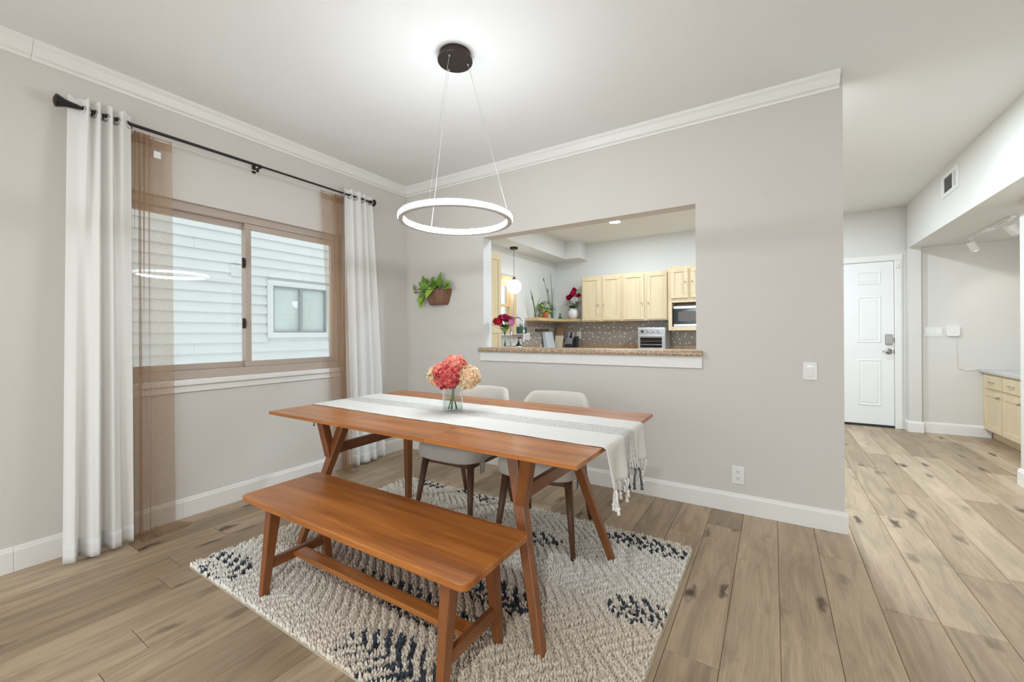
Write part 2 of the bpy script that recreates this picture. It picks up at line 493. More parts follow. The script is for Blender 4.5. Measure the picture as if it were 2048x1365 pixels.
def plank_mat(name):
    m, nt, b = new_mat(name)
    b.inputs['Roughness'].default_value = 0.42
    b.inputs['Specular IOR Level'].default_value = 0.4
    tc = N(nt, 'ShaderNodeTexCoord'); oi = N(nt, 'ShaderNodeObjectInfo')
    cb = N(nt, 'ShaderNodeCombineXYZ')
    a1 = N(nt, 'ShaderNodeMath', operation='MULTIPLY'); a1.inputs[1].default_value = 71.3
    a2 = N(nt, 'ShaderNodeMath', operation='MULTIPLY'); a2.inputs[1].default_value = 37.9
    L(nt, oi.outputs['Random'], a1.inputs[0]); L(nt, oi.outputs['Random'], a2.inputs[0])
    L(nt, a1.outputs[0], cb.inputs[0]); L(nt, a2.outputs[0], cb.inputs[1])
    ad = N(nt, 'ShaderNodeVectorMath', operation='ADD')
    L(nt, tc.outputs['Object'], ad.inputs[0]); L(nt, cb.outputs[0], ad.inputs[1])
    def mapped(sx, sy):
        mp = N(nt, 'ShaderNodeMapping'); mp.inputs['Scale'].default_value = (sx, sy, 1)
        L(nt, ad.outputs[0], mp.inputs['Vector']); return mp.outputs[0]
    n1 = N(nt, 'ShaderNodeTexNoise', noise_dimensions='2D'); n1.inputs['Scale'].default_value = 1; n1.inputs['Detail'].default_value = 5
    n1.inputs['Distortion'].default_value = 1.0
    L(nt, mapped(14, 1.6), n1.inputs['Vector'])
    n2 = N(nt, 'ShaderNodeTexNoise', noise_dimensions='2D'); n2.inputs['Scale'].default_value = 1; n2.inputs['Detail'].default_value = 3
    L(nt, mapped(150, 7), n2.inputs['Vector'])
    # broad plank-to-plank tone
    tone = N(nt, 'ShaderNodeValToRGB')
    e = tone.color_ramp.elements
    e[0].position = 0.0; e[0].color = lin((156, 134, 108)); e[1].position = 1.0; e[1].color = lin((194, 172, 145))
    e.new(0.5).color = lin((176, 153, 126))
    L(nt, oi.outputs['Random'], tone.inputs['Fac'])
    r1 = N(nt, 'ShaderNodeMapRange'); r1.inputs[1].default_value = 0.3; r1.inputs[2].default_value = 0.7
    r1.inputs[3].default_value = 0.78; r1.inputs[4].default_value = 1.14
    L(nt, n1.outputs['Fac'], r1.inputs[0])
    r2 = N(nt, 'ShaderNodeMapRange'); r2.inputs[1].default_value = 0.3; r2.inputs[2].default_value = 0.7
    r2.inputs[3].default_value = 0.82; r2.inputs[4].default_value = 1.10
    n3 = N(nt, 'ShaderNodeTexNoise', noise_dimensions='2D'); n3.inputs['Scale'].default_value = 1; n3.inputs['Detail'].default_value = 4
    n3.inputs['Distortion'].default_value = 0.3
    L(nt, mapped(420, 14), n3.inputs['Vector'])
    av = N(nt, 'ShaderNodeMath', operation='ADD'); L(nt, n2.outputs['Fac'], av.inputs[0]); L(nt, n3.outputs['Fac'], av.inputs[1])
    hv = N(nt, 'ShaderNodeMath', operation='MULTIPLY'); hv.inputs[1].default_value = 0.5; L(nt, av.outputs[0], hv.inputs[0])
    L(nt, hv.outputs[0], r2.inputs[0])
    mu = N(nt, 'ShaderNodeMath', operation='MULTIPLY'); L(nt, r1.outputs[0], mu.inputs[0]); L(nt, r2.outputs[0], mu.inputs[1])
    sc = N(nt, 'ShaderNodeVectorMath', operation='SCALE')
    L(nt, tone.outputs['Color'], sc.inputs[0]); L(nt, mu.outputs[0], sc.inputs['Scale'])
    # knots: sparse dark spots drawn out along the grain
    nd = N(nt, 'ShaderNodeTexNoise', noise_dimensions='2D'); nd.inputs['Scale'].default_value = 1; L(nt, mapped(25, 12), nd.inputs['Vector'])
    vd = N(nt, 'ShaderNodeVectorMath', operation='MULTIPLY_ADD'); vd.inputs[1].default_value = (0.35, 0.35, 0)
    L(nt, nd.outputs['Color'], vd.inputs[0]); L(nt, mapped(7.5, 2.6), vd.inputs[2])
    vo = N(nt, 'ShaderNodeTexVoronoi', voronoi_dimensions='2D'); vo.inputs['Scale'].default_value = 1
    L(nt, vd.outputs[0], vo.inputs['Vector'])
    kd = N(nt, 'ShaderNodeMapRange', interpolation_type='SMOOTHSTEP'); kd.inputs[1].default_value = 0.04; kd.inputs[2].default_value = 0.26
    kd.inputs[3].default_value = 1.0; kd.inputs[4].default_value = 0.0
    L(nt, vo.outputs['Distance'], kd.inputs[0])
    sp = N(nt, 'ShaderNodeSeparateColor'); L(nt, vo.outputs['Color'], sp.inputs[0])
    gt = N(nt, 'ShaderNodeMapRange'); gt.inputs[1].default_value = 0.62; gt.inputs[2].default_value = 0.95
    L(nt, sp.outputs[0], gt.inputs[0])
    km = N(nt, 'ShaderNodeMath', operation='MULTIPLY'); L(nt, kd.outputs[0], km.inputs[0]); L(nt, gt.outputs[0], km.inputs[1])
    mx = N(nt, 'ShaderNodeMix', data_type='RGBA'); mx.inputs['B'].default_value = lin((78, 62, 48))
    L(nt, km.outputs[0], mx.inputs['Factor']); L(nt, sc.outputs[0], mx.inputs['A'])
    L(nt, mx.outputs['Result'], b.inputs['Base Color'])
    bp = N(nt, 'ShaderNodeBump'); bp.inputs['Strength'].default_value = 0.08; bp.inputs['Distance'].default_value = 0.002
    L(nt, n2.outputs['Fac'], bp.inputs['Height']); L(nt, bp.outputs['Normal'], b.inputs['Normal'])
    return m

M['granite'] = granite('speckled_granite')
M['splash'] = splash_tile('dotted_mosaic_tile')
M['plank'] = plank_mat('oak_plank')
M['siding'] = plain('pale_siding_paint', (226, 228, 226), 0.7, var=0.03, vscale=3)
M['blind'] = plain('white_blind', (205, 212, 212), 0.6)

# ------------------------------------------------------------------ room shell
H = 2.745
# floor
fl = struct('floor', MB().box(-0.15, 6.0, -7.15, 3.9, -0.12, -0.0125), M['plank'])
random.seed(4)
PW = 0.187
JOINT = {-3: -0.643, -1: -0.369, -2: -1.215, 0: -0.774, 2: -0.234, 1: 0.44, -5: -0.477, -7: -0.18, -4: -1.502}
_pm = {}
def plank(x0, x1, y0, y1):
    w = round(x1-x0-0.0016, 4); l = round(y1-y0-0.0016, 4)
    if l < 0.02 or w < 0.01: return
    key = (w, l)
    if key not in _pm:
        c = 0.0022
        def rect(a, z): return [(-w/2+a, -l/2+a, z), (w/2-a, -l/2+a, z), (w/2-a, l/2-a, z), (-w/2+a, l/2-a, z)]
        vs = rect(0, -0.0125) + rect(0, -0.002) + rect(c, 0)
        fs = [(8, 9, 10, 11)]
        for k in (0, 4):
            for i in range(4):
                j = (i+1) % 4
                fs.append((k+i, k+j, k+4+j, k+4+i))
        me = bpy.data.meshes.new('plank'); me.from_pydata(vs, [], fs); me.materials.append(M['plank'])
        _pm[key] = me
    o = bpy.data.objects.new('plank', _pm[key]); COL.objects.link(o)
    o.parent = fl; o.location = ((x0+x1)/2, (y0+y1)/2, 0)
PL = 1.22
for k in range(-20, 12):
    x0 = 3.69 + PW*k; x1 = x0 + PW
    xa, xb = max(x0, 0.0), min(x1, 5.9)
    if xb - xa < 0.02: continue
    ymin = -3.05
    ymax = 0.02 if x1 < 3.66 else (3.745 if x1 < 4.7 else 3.655)
    j = JOINT.get(k, random.uniform(-1.2, 0.0))
    while j > ymin + 1e-6: j -= PL
    y = ymin
    nxt = j + PL
    while y < ymax - 1e-6:
        e = min(nxt, ymax)
        plank(xa, xb, y, e)
        y = e; nxt += PL

# walls
b = MB()
b.box(-0.15, 0, -7.15, -2.36, -0.0125, H); b.box(-0.15, 0, -0.77, 0.06, -0.0125, H)
b.box(-0.15, 0, -2.36, -0.77, -0.0125, 0.905); b.box(-0.15, 0, -2.36, -0.77, 2.095, H)
struct('wall_left', b, M['wall'])
b = MB()
b.box(-0.15, 0, 0.06, 1.2, -0.0125, H); b.box(-0.15, 0, 2.13, 3.75, -0.0125, H)
b.box(-0.15, 0, 1.2, 2.13, -0.0125, 1.2); b.box(-0.15, 0, 1.2, 2.13, 1.98, H)
struct('wall_left_kitchen', b, M['kwall'])
b = MB()
b.box(0, 1.006, 0, 0.13, -0.0125, H); b.box(2.843, 3.656, 0, 0.13, -0.0125, H)
b.box(1.006, 2.843, 0, 0.13, -0.0125, 1.035); b.box(1.006, 2.843, 0, 0.13, 2.104, H)
struct('wall_back', b, M['wall'])
struct('wall_back_kitchen', MB().box(-0.15, 3.66, 3.6, 3.75, -0.0125, H), M['kwall'])
b = MB()
b.box(3.4, 3.665, 3.75, 3.9, -0.0125, H); b.box(4.578, 4.79, 3.75, 3.9, -0.0125, H); b.box(3.665, 4.578, 3.75, 3.9, 2.085, H)
struct('wall_hall', b, M['hwall'])
struct('wall_stub', MB().box(4.68, 4.79, 3.6, 3.75, -0.0125, 2.205), M['hwall'])
struct('wall_nook', MB().box(4.79, 6.0, 3.66, 3.9, -0.0125, H), M['hwall'])
struct('wall_nook_side', MB().box(5.9, 6.0, 1.7, 3.66, -0.0125, 2.205), M['hwall'])
struct('wall_right', MB().box(4.93, 5.05, -7.0, 1.7, -0.0125, 2.205), M['hwall'])
struct('ceiling_nook', MB().box(4.68, 6.0, -7.0, 3.66, 2.205, H), M['hwall'])
struct('ceiling', MB().box(-0.15, 6.0, -7.15, 3.9, H, H+0.12), M['ceil'])
b = MB()
b.box(-0.15, 0.45, -7.15, -7.0, -0.0125, H); b.box(4.35, 5.05, -7.15, -7.0, -0.0125, H); b.box(0.45, 4.35, -7.15, -7.0, 2.3, H)
struct('wall_rear', b, M['wall'])
# kitchen soffit
b = MB().prism([(0, 0.13), (0.34, 0.13), (0.34, 3.26), (0.60, 3.26), (0.60, 3.6), (0, 3.6)], 'Z', 2.455, H)
struct('ceiling_soffit', b, M['kwall'])

# crown moulding
CP = [(0, 2.655), (0.010, 2.655), (0.014, 2.668), (0.030, 2.676), (0.050, 2.715), (0.062, 2.728), (0.066, H), (0, H)]
struct('trim_1', MB().prism(CP, 'Y', -7.0, -2.6405), M['trim'])
struct('trim_2', MB().prism(CP, 'Y', -2.6395, 0.0), M['trim'])
struct('trim_3', MB().prism([(-a, z) for a, z in CP], 'X', 0.0, 2.279), M['trim'])
struct('trim_4', MB().prism([(-a, z) for a, z in CP], 'X', 2.280, 3.640), M['trim'])

# baseboards
BP = [(0, 0), (0.015, 0), (0.015, 0.104), (0.011, 0.112), (0.009, 0.122), (0.004, 0.126), (0, 0.126)]
struct('baseboard_left', MB().prism(BP, 'Y', -7.0, -2.7105), M['trim'])
struct('baseboard_left_middle', MB().prism(BP, 'Y', -2.7095, -1.9925), M['trim'])
struct('baseboard_left_far', MB().prism(BP, 'Y', -1.9915, 0.0), M['trim'])
struct('baseboard_back', MB().prism([(-a, z) for a, z in BP], 'X', 0.0, 3.671), M['trim'])
struct('baseboard_back_end', MB().prism([(3.656+a, z) for a, z in BP], 'Y', 0.0005, 0.145), M['trim'])
struct('baseboard_hall', MB().prism([(4.68-a, z) for a, z in BP], 'Y', 3.6, 3.75), M['trim'])
struct('baseboard_stub', MB().prism([(3.6-a, z) for a, z in BP], 'X', 4.665, 4.805), M['trim'])
struct('baseboard_stub_side', MB().prism([(4.79+a, z) for a, z in BP], 'Y', 3.6, 3.645), M['trim'])
struct('baseboard_nook', MB().prism([(3.66-a, z) for a, z in BP], 'X', 4.805, 5.37), M['trim'])
struct('baseboard_right', MB().prism([(4.93-a, z) for a, z in BP], 'Y', -7.0, 1.715), M['trim'])

# ------------------------------------------------------------------ pass-through bar top
g = MB()
pr = [(-0.055, 1.045), (-0.050, 1.038), (0.235, 1.038), (0.24, 1.045), (0.24, 1.068), (0.235, 1.075), (-0.048, 1.075), (-0.055, 1.066)]
g.prism(pr, 'X', 0.975, 2.885)
bt = tag(place('bar_counter', g, M['granite'], bevel=0.004), 'brown speckled granite bar counter on the wall opening to the kitchen', 'counter')
struct('lit_jamb_sheet', MB().box(1.0055, 1.008, 0.002, 0.13, 1.0755, 2.1035), M['kwall'])  # thin pale sheet: kitchen light on the left jamb put into its colour
struct('trim_5', MB().box(0.978, 2.882, -0.018, 0.0, 0.952, 1.038), M['trim'], bevel=0.003)

# ------------------------------------------------------------------ dining window
def window_dining():
    y0, y1, z0, z1 = -2.36, -0.77, 0.905, 2.095
    w = MB()
    f = 0.055
    frame_yz(w, -0.115, -0.028, y0, y1, z0, z1, f, f+0.005)
    win = struct('window_1', w, M['vinyl'], bevel=0.004)
    ym = -1.548
    def sash(a0, a1, xa, xb, lab):
        s = MB(); t = 0.042
        zb, zt = z0+f+0.005, z1-f
        s.box(xa, xb, a0, a1, zt-t, zt); s.box(xa, xb, a0, a1, zb, zb+t)
        s.box(xa, xb, a0, a0+t, zb+t, zt-t); s.box(xa, xb, a1-t, a1, zb+t, zt-t)
        o = place('sash', s, M['vinyl'], win, bevel=0.003)
        xc = (xa+xb)/2
        p = place('pane', MB().box(xc-0.002, xc+0.002, a0+t, a1-t, zb+t, zt-t), M['glass'], o)
        return o
    s1 = sash(y0+f, ym+0.015, -0.105, -0.076, '')
    s2 = sash(ym-0.03, y1-f, -0.070, -0.038, '')
    for zc in (1.74, 1.29):
        l = MB().box(-0.044, -0.030, ym-0.052, ym-0.032, zc-0.038, zc+0.038)
        l.tube([(-0.032, ym-0.042, zc+0.026), (-0.015, ym-0.042, zc+0.02), (-0.012, ym-0.042, zc-0.02), (-0.03, ym-0.042, zc-0.026)], 0.006, 8)
        lk = place('latch', l, M['bronze'], win, bevel=0.002); lk['label'] = 'dark metal sash latch'
    struct('window_sill', MB().box(-0.028, 0.035, y0-0.06, y1+0.06, 0.872, 0.908), M['trim'], bevel=0.006)
    struct('trim_6', MB().box(0.0, 0.014, y0-0.04, y1+0.04, 0.826, 0.872), M['trim'], bevel=0.003)
window_dining()

# ------------------------------------------------------------------ neighbouring house seen through the window
def neighbour():
    X0 = -2.6
    nh = thing('neighbor_house', 'pale lap sided neighbouring house wall seen through the dining window', 'house', (X0, -0.5, -0.3))
    place('house_wall', MB().box(X0-0.2, X0-0.03, -6.0, 5.0, -0.3, 4.2), M['siding'], nh)
    ex = 0.1285
    zb = 2.137 - 20*ex
    wy0, wy1, wz0, wz1 = -0.10, 0.86, 1.165, 1.965
    vy0, vy1, vz0, vz1 = -0.55, -0.40, 1.97, 2.115
    cuts = [(wy0, wy1, wz0, wz1)]
    cache = {}
    def board(a0, a1, z):
        l = round(a1-a0, 3)
        if l not in cache:
            m = MB()
            poly = [(-0.02, 0), (0.022, 0), (-0.012, ex+0.012), (-0.02, ex+0.012)]
            m.prism(poly, 'Y', -l/2, l/2)
            me = bpy.data.meshes.new('siding_board'); me.from_pydata(m.v, [], m.f); me.materials.append(M['siding'])
            cache[l] = me
        o = bpy.data.objects.new('siding_board', cache[l]); COL.objects.link(o)
        o.parent = nh; o.location = (X0-0.014 - nh.location.x, (a0+a1)/2 - nh.location.y, z - nh.location.z)
    for i in range(0, 36):
        z = zb + ex*i
        hit = [c for c in cuts if z < c[3]-0.001 and z+ex > c[2]+0.001]
        if hit:
            c = hit[0]
            board(-6, c[0]-0.002, z); board(c[1]+0.002, 5.0, z)
        else:
            j = -0.95 + 1.7*((i*7) % 5 - 2)*0.8
            board(-6, j-0.001, z); board(j+0.001, 5.0, z)
    # window with trim and blind
    t = MB()
    frame_yz(t, X0-0.015, X0+0.022, wy0, wy1, wz0, wz1, 0.072)
    wn = place('window', t, M['siding'], nh, bevel=0.003)
    s = MB()
    a0, a1, c0, c1 = wy0+0.072, wy1-0.072, wz0+0.072, wz1-0.072
    ym = 0.385
    frame_yz(s, X0-0.03, X0+0.006, a0, a1, c0, c1, 0.02); s.box(X0-0.03, X0+0.006, ym-0.022, ym+0.022, c0+0.02, c1-0.02)
    M['grey_sash'] = plain('grey_sash_paint', (158, 164, 164), 0.5)
    place('window_frame', s, M['grey_sash'], wn)
    place('pane', MB().box(X0-0.022, X0-0.019, a0, a1, c0, c1), M['glass'], wn)
    for i in range(24):
        zz = c0 + (c1-c0)*(i+0.5)/24
        place('blind_slat', MB().prism([(X0-0.05, zz-0.012), (X0-0.046, zz-0.012), (X0-0.036, zz+0.012), (X0-0.04, zz+0.012)], 'Y', a0, a1), M['blind'], wn)
    v = MB().box(X0-0.015, X0+0.012, vy0, vy1, vz0, vz1)
    vt = place('wall_vent', v, M['siding'], nh, bevel=0.003)
    for i in range(4):
        zz = vz0+0.03+i*0.026
        place('vent_slat', MB().box(X0+0.011, X0+0.016, vy0+0.02, vy1-0.02, zz, zz+0.014), M['plastic'], vt)
neighbour()

# ------------------------------------------------------------------ front door at the end of the hall
def front_door():
    x0, x1 = 3.668, 4.575
    yf = 3.745
    b = MB().box(x0, x1, yf, yf+0.045, 0.02, 2.08)
    dr = struct('door_1', b, M['door'], bevel=0.003)
    xc = (x0+x1)/2
    rows = [(1.80, 1.97), (1.06, 1.65), (0.26, 0.85)]
    for (za, zb) in rows:
        for (xa, xb) in ((x0+0.115, xc-0.065), (4.218, 4.455)):
            p = MB()
            # sunken moulding frame around a raised field
            def rr(i, y): return [(xa+i, y, za+i), (xb-i, y, za+i), (xb-i, y, zb-i), (xa+i, y, zb-i)]
            vs = rr(0, yf-0.0005) + rr(0.012, yf-0.007) + rr(0.03, yf-0.001) + rr(0.045, yf-0.005)
            fs = [(12, 13, 14, 15)]
            for k in (0, 4, 8):
                for i in range(4):
                    j = (i+1) % 4
                    fs.append((k+i, k+j, k+4+j, k+4+i))
            p.add(vs, fs)
            place('panel', p, M['door'], dr)
    place('door_sweep', MB().box(x0, x1, yf-0.012, yf+0.03, 0.0, 0.028), M['dark_slot'], dr)
    k = MB().cyl((4.523, yf, 0.955), (4.523, yf-0.012, 0.955), 0.034, n=20)
    k.tube([(4.523, yf-0.012, 0.955), (4.523, yf-0.05, 0.955), (4.50, yf-0.06, 0.955), (4.455, yf-0.058, 0.952)], [0.012, 0.012, 0.011, 0.009], 10)
    h = place('door_handle', k, M['nickel'], dr, smooth=True); h['label'] = 'satin nickel lever handle'
    d = MB().box(4.487, 4.557, yf-0.03, yf, 1.04, 1.168)
    q = place('deadbolt_lock', d, M['nickel'], dr, bevel=0.01, bseg=3); q['label'] = 'square silver electronic deadbolt'
    place('thumb_turn', MB().box(4.518, 4.526, yf-0.05, yf-0.03, 1.055, 1.095), M['nickel'], q, bevel=0.002)
    place('strike_plate', MB().box(4.570, 4.578, yf-0.004, yf+0.001, 1.07, 1.12).box(4.570, 4.578, yf-0.004, yf+0.001, 0.92, 0.98), M['bronze'], dr)
    place('door_sensor', MB().box(4.59, 4.62, yf-0.03, yf-0.005, 1.99, 2.03), M['plastic'], dr, bevel=0.003)
    c = MB()
    prof = [(0, 0), (0.075, 0), (0.075, -0.012), (0.06, -0.018), (0.012, -0.016), (0, -0.010)]
    c.prism([(4.578+a, 3.75+y) for a, y in prof], 'Z', 0.0, 2.085)
    c.prism([(3.665-a, 3.75+y) for a, y in prof], 'Z', 0.0, 2.085)
    c.prism([(3.75+y, 2.085+a) for a, y in prof], 'X', 3.59, 4.653)
    struct('trim_7', c, M['trim'])
front_door()

# ------------------------------------------------------------------ rug
def rug():
    x0, x1, y0, y1 = 0.745, 2.915, -2.215, -0.685
    t = thing('area_rug', 'shaggy cream and beige rug with dark blue chevron feathers under the table', 'rug', ((x0+x1)/2, (y0+y1)/2, 0))
    M['rug_back'] = cloth('rug_backing', (186, 174, 152), 0.0, 300, 0.4, 0.1)
    b = MB().box(x0-0.006, x1+0.006, y0-0.006, y1+0.006, 0.0, 0.007)
    place('backing', b, M['rug_back'], t, bevel=0.002)
    rng = np.random.default_rng(7)
    sp = 0.0092
    gx = np.arange(x0+0.003, x1-0.002, sp); gy = np.arange(y0+0.003, y1-0.002, sp)
    X, Y = np.meshgrid(gx, gy); X = X.ravel(); Y = Y.ravel()
    X = X + rng.uniform(-.003, .003, X.size); Y = Y + rng.uniform(-.003, .003, Y.size)
    n = X.size
    per = 0.285
    wob = 0.02*np.sin(X*5.1+1.0) + 0.015*np.sin(Y*7.7)
    v = np.abs(((Y + wob - y0)/per) % 1.0 - 0.5)*per          # distance from column spine
    ph = ((X + 0.95*v + 0.01*np.sin(Y*23)) / 0.056) % 1.0
    ridge = 0.5 - 0.5*np.cos(2*PI*ph)
    hgt = 0.007 + 0.021*ridge**0.6
    # colours
    def c3(r): return np.array(lin(r)[:3])
    cream, beige, navy, taupe = c3((250, 245, 236)), c3((236, 223, 205)), c3((52, 60, 70)), c3((222, 206, 184))
    low = 0.5 + 0.5*np.sin(X*2.3 + 2.2*np.sin(Y*2.6+0.6) + 0.7)
    col = cream[None]*(1-low[:, None]) + beige[None]*low[:, None]
    band = np.clip((np.sin(Y*4.4+1.9+X*0.7)-0.15)*1.6, 0, 1)*0.6
    col = col*(1-band[:, None]) + taupe[None]*band[:, None]
    col *= (0.90 + 0.18*rng.random(n))[:, None]
    # navy feather patches: (tail x, spine y, length, half width, wander)
    P = [(0.75, -2.135, 0.33, 0.085), (1.89, -2.115, 0.46, 0.10), (1.52, -1.825, 0.80, 0.075), (2.08, -1.60, 0.33, 0.085),
         (2.68, -1.375, 0.24, 0.075), (2.05, -1.045, 0.24, 0.055), (2.46, -0.80, 0.45, 0.065), (0.88, -0.72, 0.30, 0.05),
         (1.30, -0.745, 0.32, 0.05), (0.82, -1.45, 0.30, 0.07), (1.30, -1.30, 0.3, 0.06)]
    dark = np.zeros(n, bool)
    for px, py, ln, hw in P:
        u = (X-px); w = Y-py-0.01*np.sin(u*9)
        a = np.abs(w)
        fr = ((u + 0.95*a + 0.006*np.sin(w*60+px*9)) / 0.064) % 1.0
        taper = 1.15*hw*(0.55 + 0.45*np.sin(PI*np.clip(u/ln, 0, 1)))
        k = (u > 0) & (u < ln) & (a < taper) & (fr < 0.44)
        dark |= k & (rng.random(n) < 0.96)
    col[dark] = navy[None]*(0.75+0.6*rng.random(dark.sum()))[:, None]
    lean = rng.uniform(0, 2*PI, n); amt = rng.uniform(0.002, 0.007, n)
    dx = np.cos(lean)*amt - 0.004*np.where(ridge > .5, 1, -1)*(ph < .5); dy = np.sin(lean)*amt
    r = rng.uniform(0.0052, 0.0072, n)
    rot = rng.uniform(0, 2*PI, n)
    V = np.zeros((n, 7, 3)); zc = 0.006
    for i in range(3):
        a = rot + 2*PI*i/3
        V[:, i, 0] = X + r*0.9*np.cos(a); V[:, i, 1] = Y + r*0.9*np.sin(a); V[:, i, 2] = zc
        V[:, 3+i, 0] = X + dx*0.5 + r*np.cos(a); V[:, 3+i, 1] = Y + dy*0.5 + r*np.sin(a); V[:, 3+i, 2] = zc + hgt*0.62
    V[:, 6, 0] = X + dx*1.3; V[:, 6, 1] = Y + dy*1.3; V[:, 6, 2] = zc + hgt
    tri = np.array([(0,1,4),(0,4,3),(1,2,5),(1,5,4),(2,0,3),(2,3,5),(3,4,6),(4,5,6),(5,3,6)])
    Fc = (tri[None] + 7*np.arange(n)[:, None, None]).reshape(-1, 3)
    V = V.reshape(-1, 3) - np.array(t.location)[None]
    me = bpy.data.meshes.new('pile')
    me.vertices.add(len(V)); me.vertices.foreach_set('co', V.astype(np.float32).ravel())
    me.loops.add(Fc.size); me.loops.foreach_set('vertex_index', Fc.astype(np.int32).ravel())
    me.polygons.add(len(Fc)); me.polygons.foreach_set('loop_start', (np.arange(len(Fc))*3).astype(np.int32))
    me.polygons.foreach_set('use_smooth', np.ones(len(Fc), bool))
    me.update(calc_edges=True)
    at = me.color_attributes.new('yarn', 'FLOAT_COLOR', 'POINT')
    cc = np.ones((n, 7, 4), np.float32); cc[:, :, :3] = col[:, None, :]
    at.data.foreach_set('color', cc.ravel())
    m, nt, bs = new_mat('rug_yarn')
    vc = N(nt, 'ShaderNodeVertexColor'); vc.layer_name = 'yarn'
    L(nt, vc.outputs['Color'], bs.inputs['Base Color'])
    bs.inputs['Roughness'].default_value = 0.95; bs.inputs['Specular IOR Level'].default_value = 0.1
    bs.inputs['Sheen Weight'].default_value = 0.3
    me.materials.append(m)
    o = bpy.data.objects.new('pile', me); COL.objects.link(o); o.parent = t
    o['kind'] = 'stuff'
rug()
RZ = 0.016   # height at which feet sink into the pile

# ------------------------------------------------------------------ dining table
def dining_table():
    zt = 0.77; x0, x1, y0, y1 = 0.88, 2.755, -1.89, -0.88
    t = thing('dining_table', 'rectangular cherry brown wooden dining table with angled Y shaped legs', 'table', ((x0+x1)/2, (y0+y1)/2, RZ))
    # top in three leaves with thin seams; under-edge chamfered
    seams = [x0, 1.505, 2.075, x1]
    for i in range(3):
        a, c = seams[i], seams[i+1]
        g = 0.0006
        ta = a + (0 if i == 0 else g); tc_ = c - (0 if i == 2 else g)
        ba = ta + (0.045 if i == 0 else 0); bc = tc_ - (0.045 if i == 2 else 0)
        zs = zt-0.017; zb = zt-0.030
        vs = [(ta, y0, zt), (tc_, y0, zt), (tc_, y1, zt), (ta, y1, zt),
              (ta, y0, zs), (tc_, y0, zs), (tc_, y1, zs), (ta, y1, zs),
              (ba, y0+0.045, zb), (bc, y0+0.045, zb), (bc, y1-0.045, zb), (ba, y1-0.045, zb)]
        fs = [(0, 1, 2, 3), (0, 4, 5, 1), (1, 5, 6, 2), (2, 6, 7, 3), (3, 7, 4, 0),
              (4, 8, 9, 5), (5, 9, 10, 6), (6, 10, 11, 7), (7, 11, 8, 4), (8, 11, 10, 9)]
        place('tabletop_leaf', MB().add(vs, fs), M['cherry'], t, bevel=0.0012)
    zl = zt-0.034
    b = MB()
    place('apron', MB().box(1.28, 2.33, -1.60, -1.575, zt-0.10, zl+0.006).box(1.28, 2.33, -1.245, -1.22, zt-0.10, zl+0.006), M['cherry'], t, bevel=0.003)
    legs = {'FR': ((2.570, -1.80), (2.360, -1.650), (2.490, -1.735)), 'BR': ((2.580, -1.035), (2.372, -1.185), (2.49, -1.10)),
            'FL': ((1.030, -1.80), (1.245, -1.645), (1.135, -1.735)), 'BL': ((1.075, -1.02), (1.190, -1.130), (1.10, -1.06))}
    J = {}
    for k, (f, tp, br) in legs.items():
        m = MB().leg((f[0], f[1], RZ), (tp[0], tp[1], zl+0.006), 0.036, 0.036, 0.058, 0.052)
        place('leg', m, M['cherry_leg'], t, bevel=0.006)
        s = (0.50-RZ)/(zl-RZ)
        j = Vector((f[0]+(tp[0]-f[0])*s, f[1]+(tp[1]-f[1])*s, 0.50)); J[k] = j
        m = MB().leg((j.x+(br[0]-j.x)*0.12, j.y+(br[1]-j.y)*0.12, 0.51), (br[0], br[1], zl+0.010), 0.046, 0.046, 0.052, 0.048)
        place('leg_branch', m, M['cherry_leg'], t, bevel=0.005)
    for a, c in (('FR', 'BR'), ('FL', 'BL')):
        p, q = J[a] + Vector((0, 0.01, 0.05)), J[c] + Vector((0, -0.01, 0.05))
        place('stretcher', MB().beam(p, q, 0.026, 0.055, side=(0, 0, 1)), M['cherry_y'], t, bevel=0.003)
dining_table()

# ------------------------------------------------------------------ bench
def bench():
    x0, x1, y0, y1, zt = 1.195, 2.525, -2.185, -1.795, 0.457
    t = thing('wooden_bench', 'long cherry brown wooden bench with splayed legs in front of the table', 'bench', ((x0+x1)/2, (y0+y1)/2, RZ))
    place('seat_board', MB().rbox(x0, x1, y0, y1, zt-0.028, zt, 0.03, 6), M['cherry'], t, bevel=0.006, bseg=3)
    yc = (y0+y1)/2
    for xf in (1.335, 2.400):
        for s in (-1, 1):
            m = MB().leg((xf, yc+s*0.163, RZ), (xf, yc+s*0.112, zt-0.028), 0.030, 0.036, 0.046, 0.056)
            place('leg', m, M['cherry_leg'], t, bevel=0.006)
        place('stretcher', MB().beam((xf, yc-0.135, 0.150), (xf, yc+0.135, 0.150), 0.024, 0.044, side=(0, 0, 1)), M['cherry_y'], t, bevel=0.003)
    place('long_stretcher', MB().box(1.335, 2.400, yc-0.03, yc+0.03, 0.142, 0.164), M['cherry'], t, bevel=0.003)
bench()

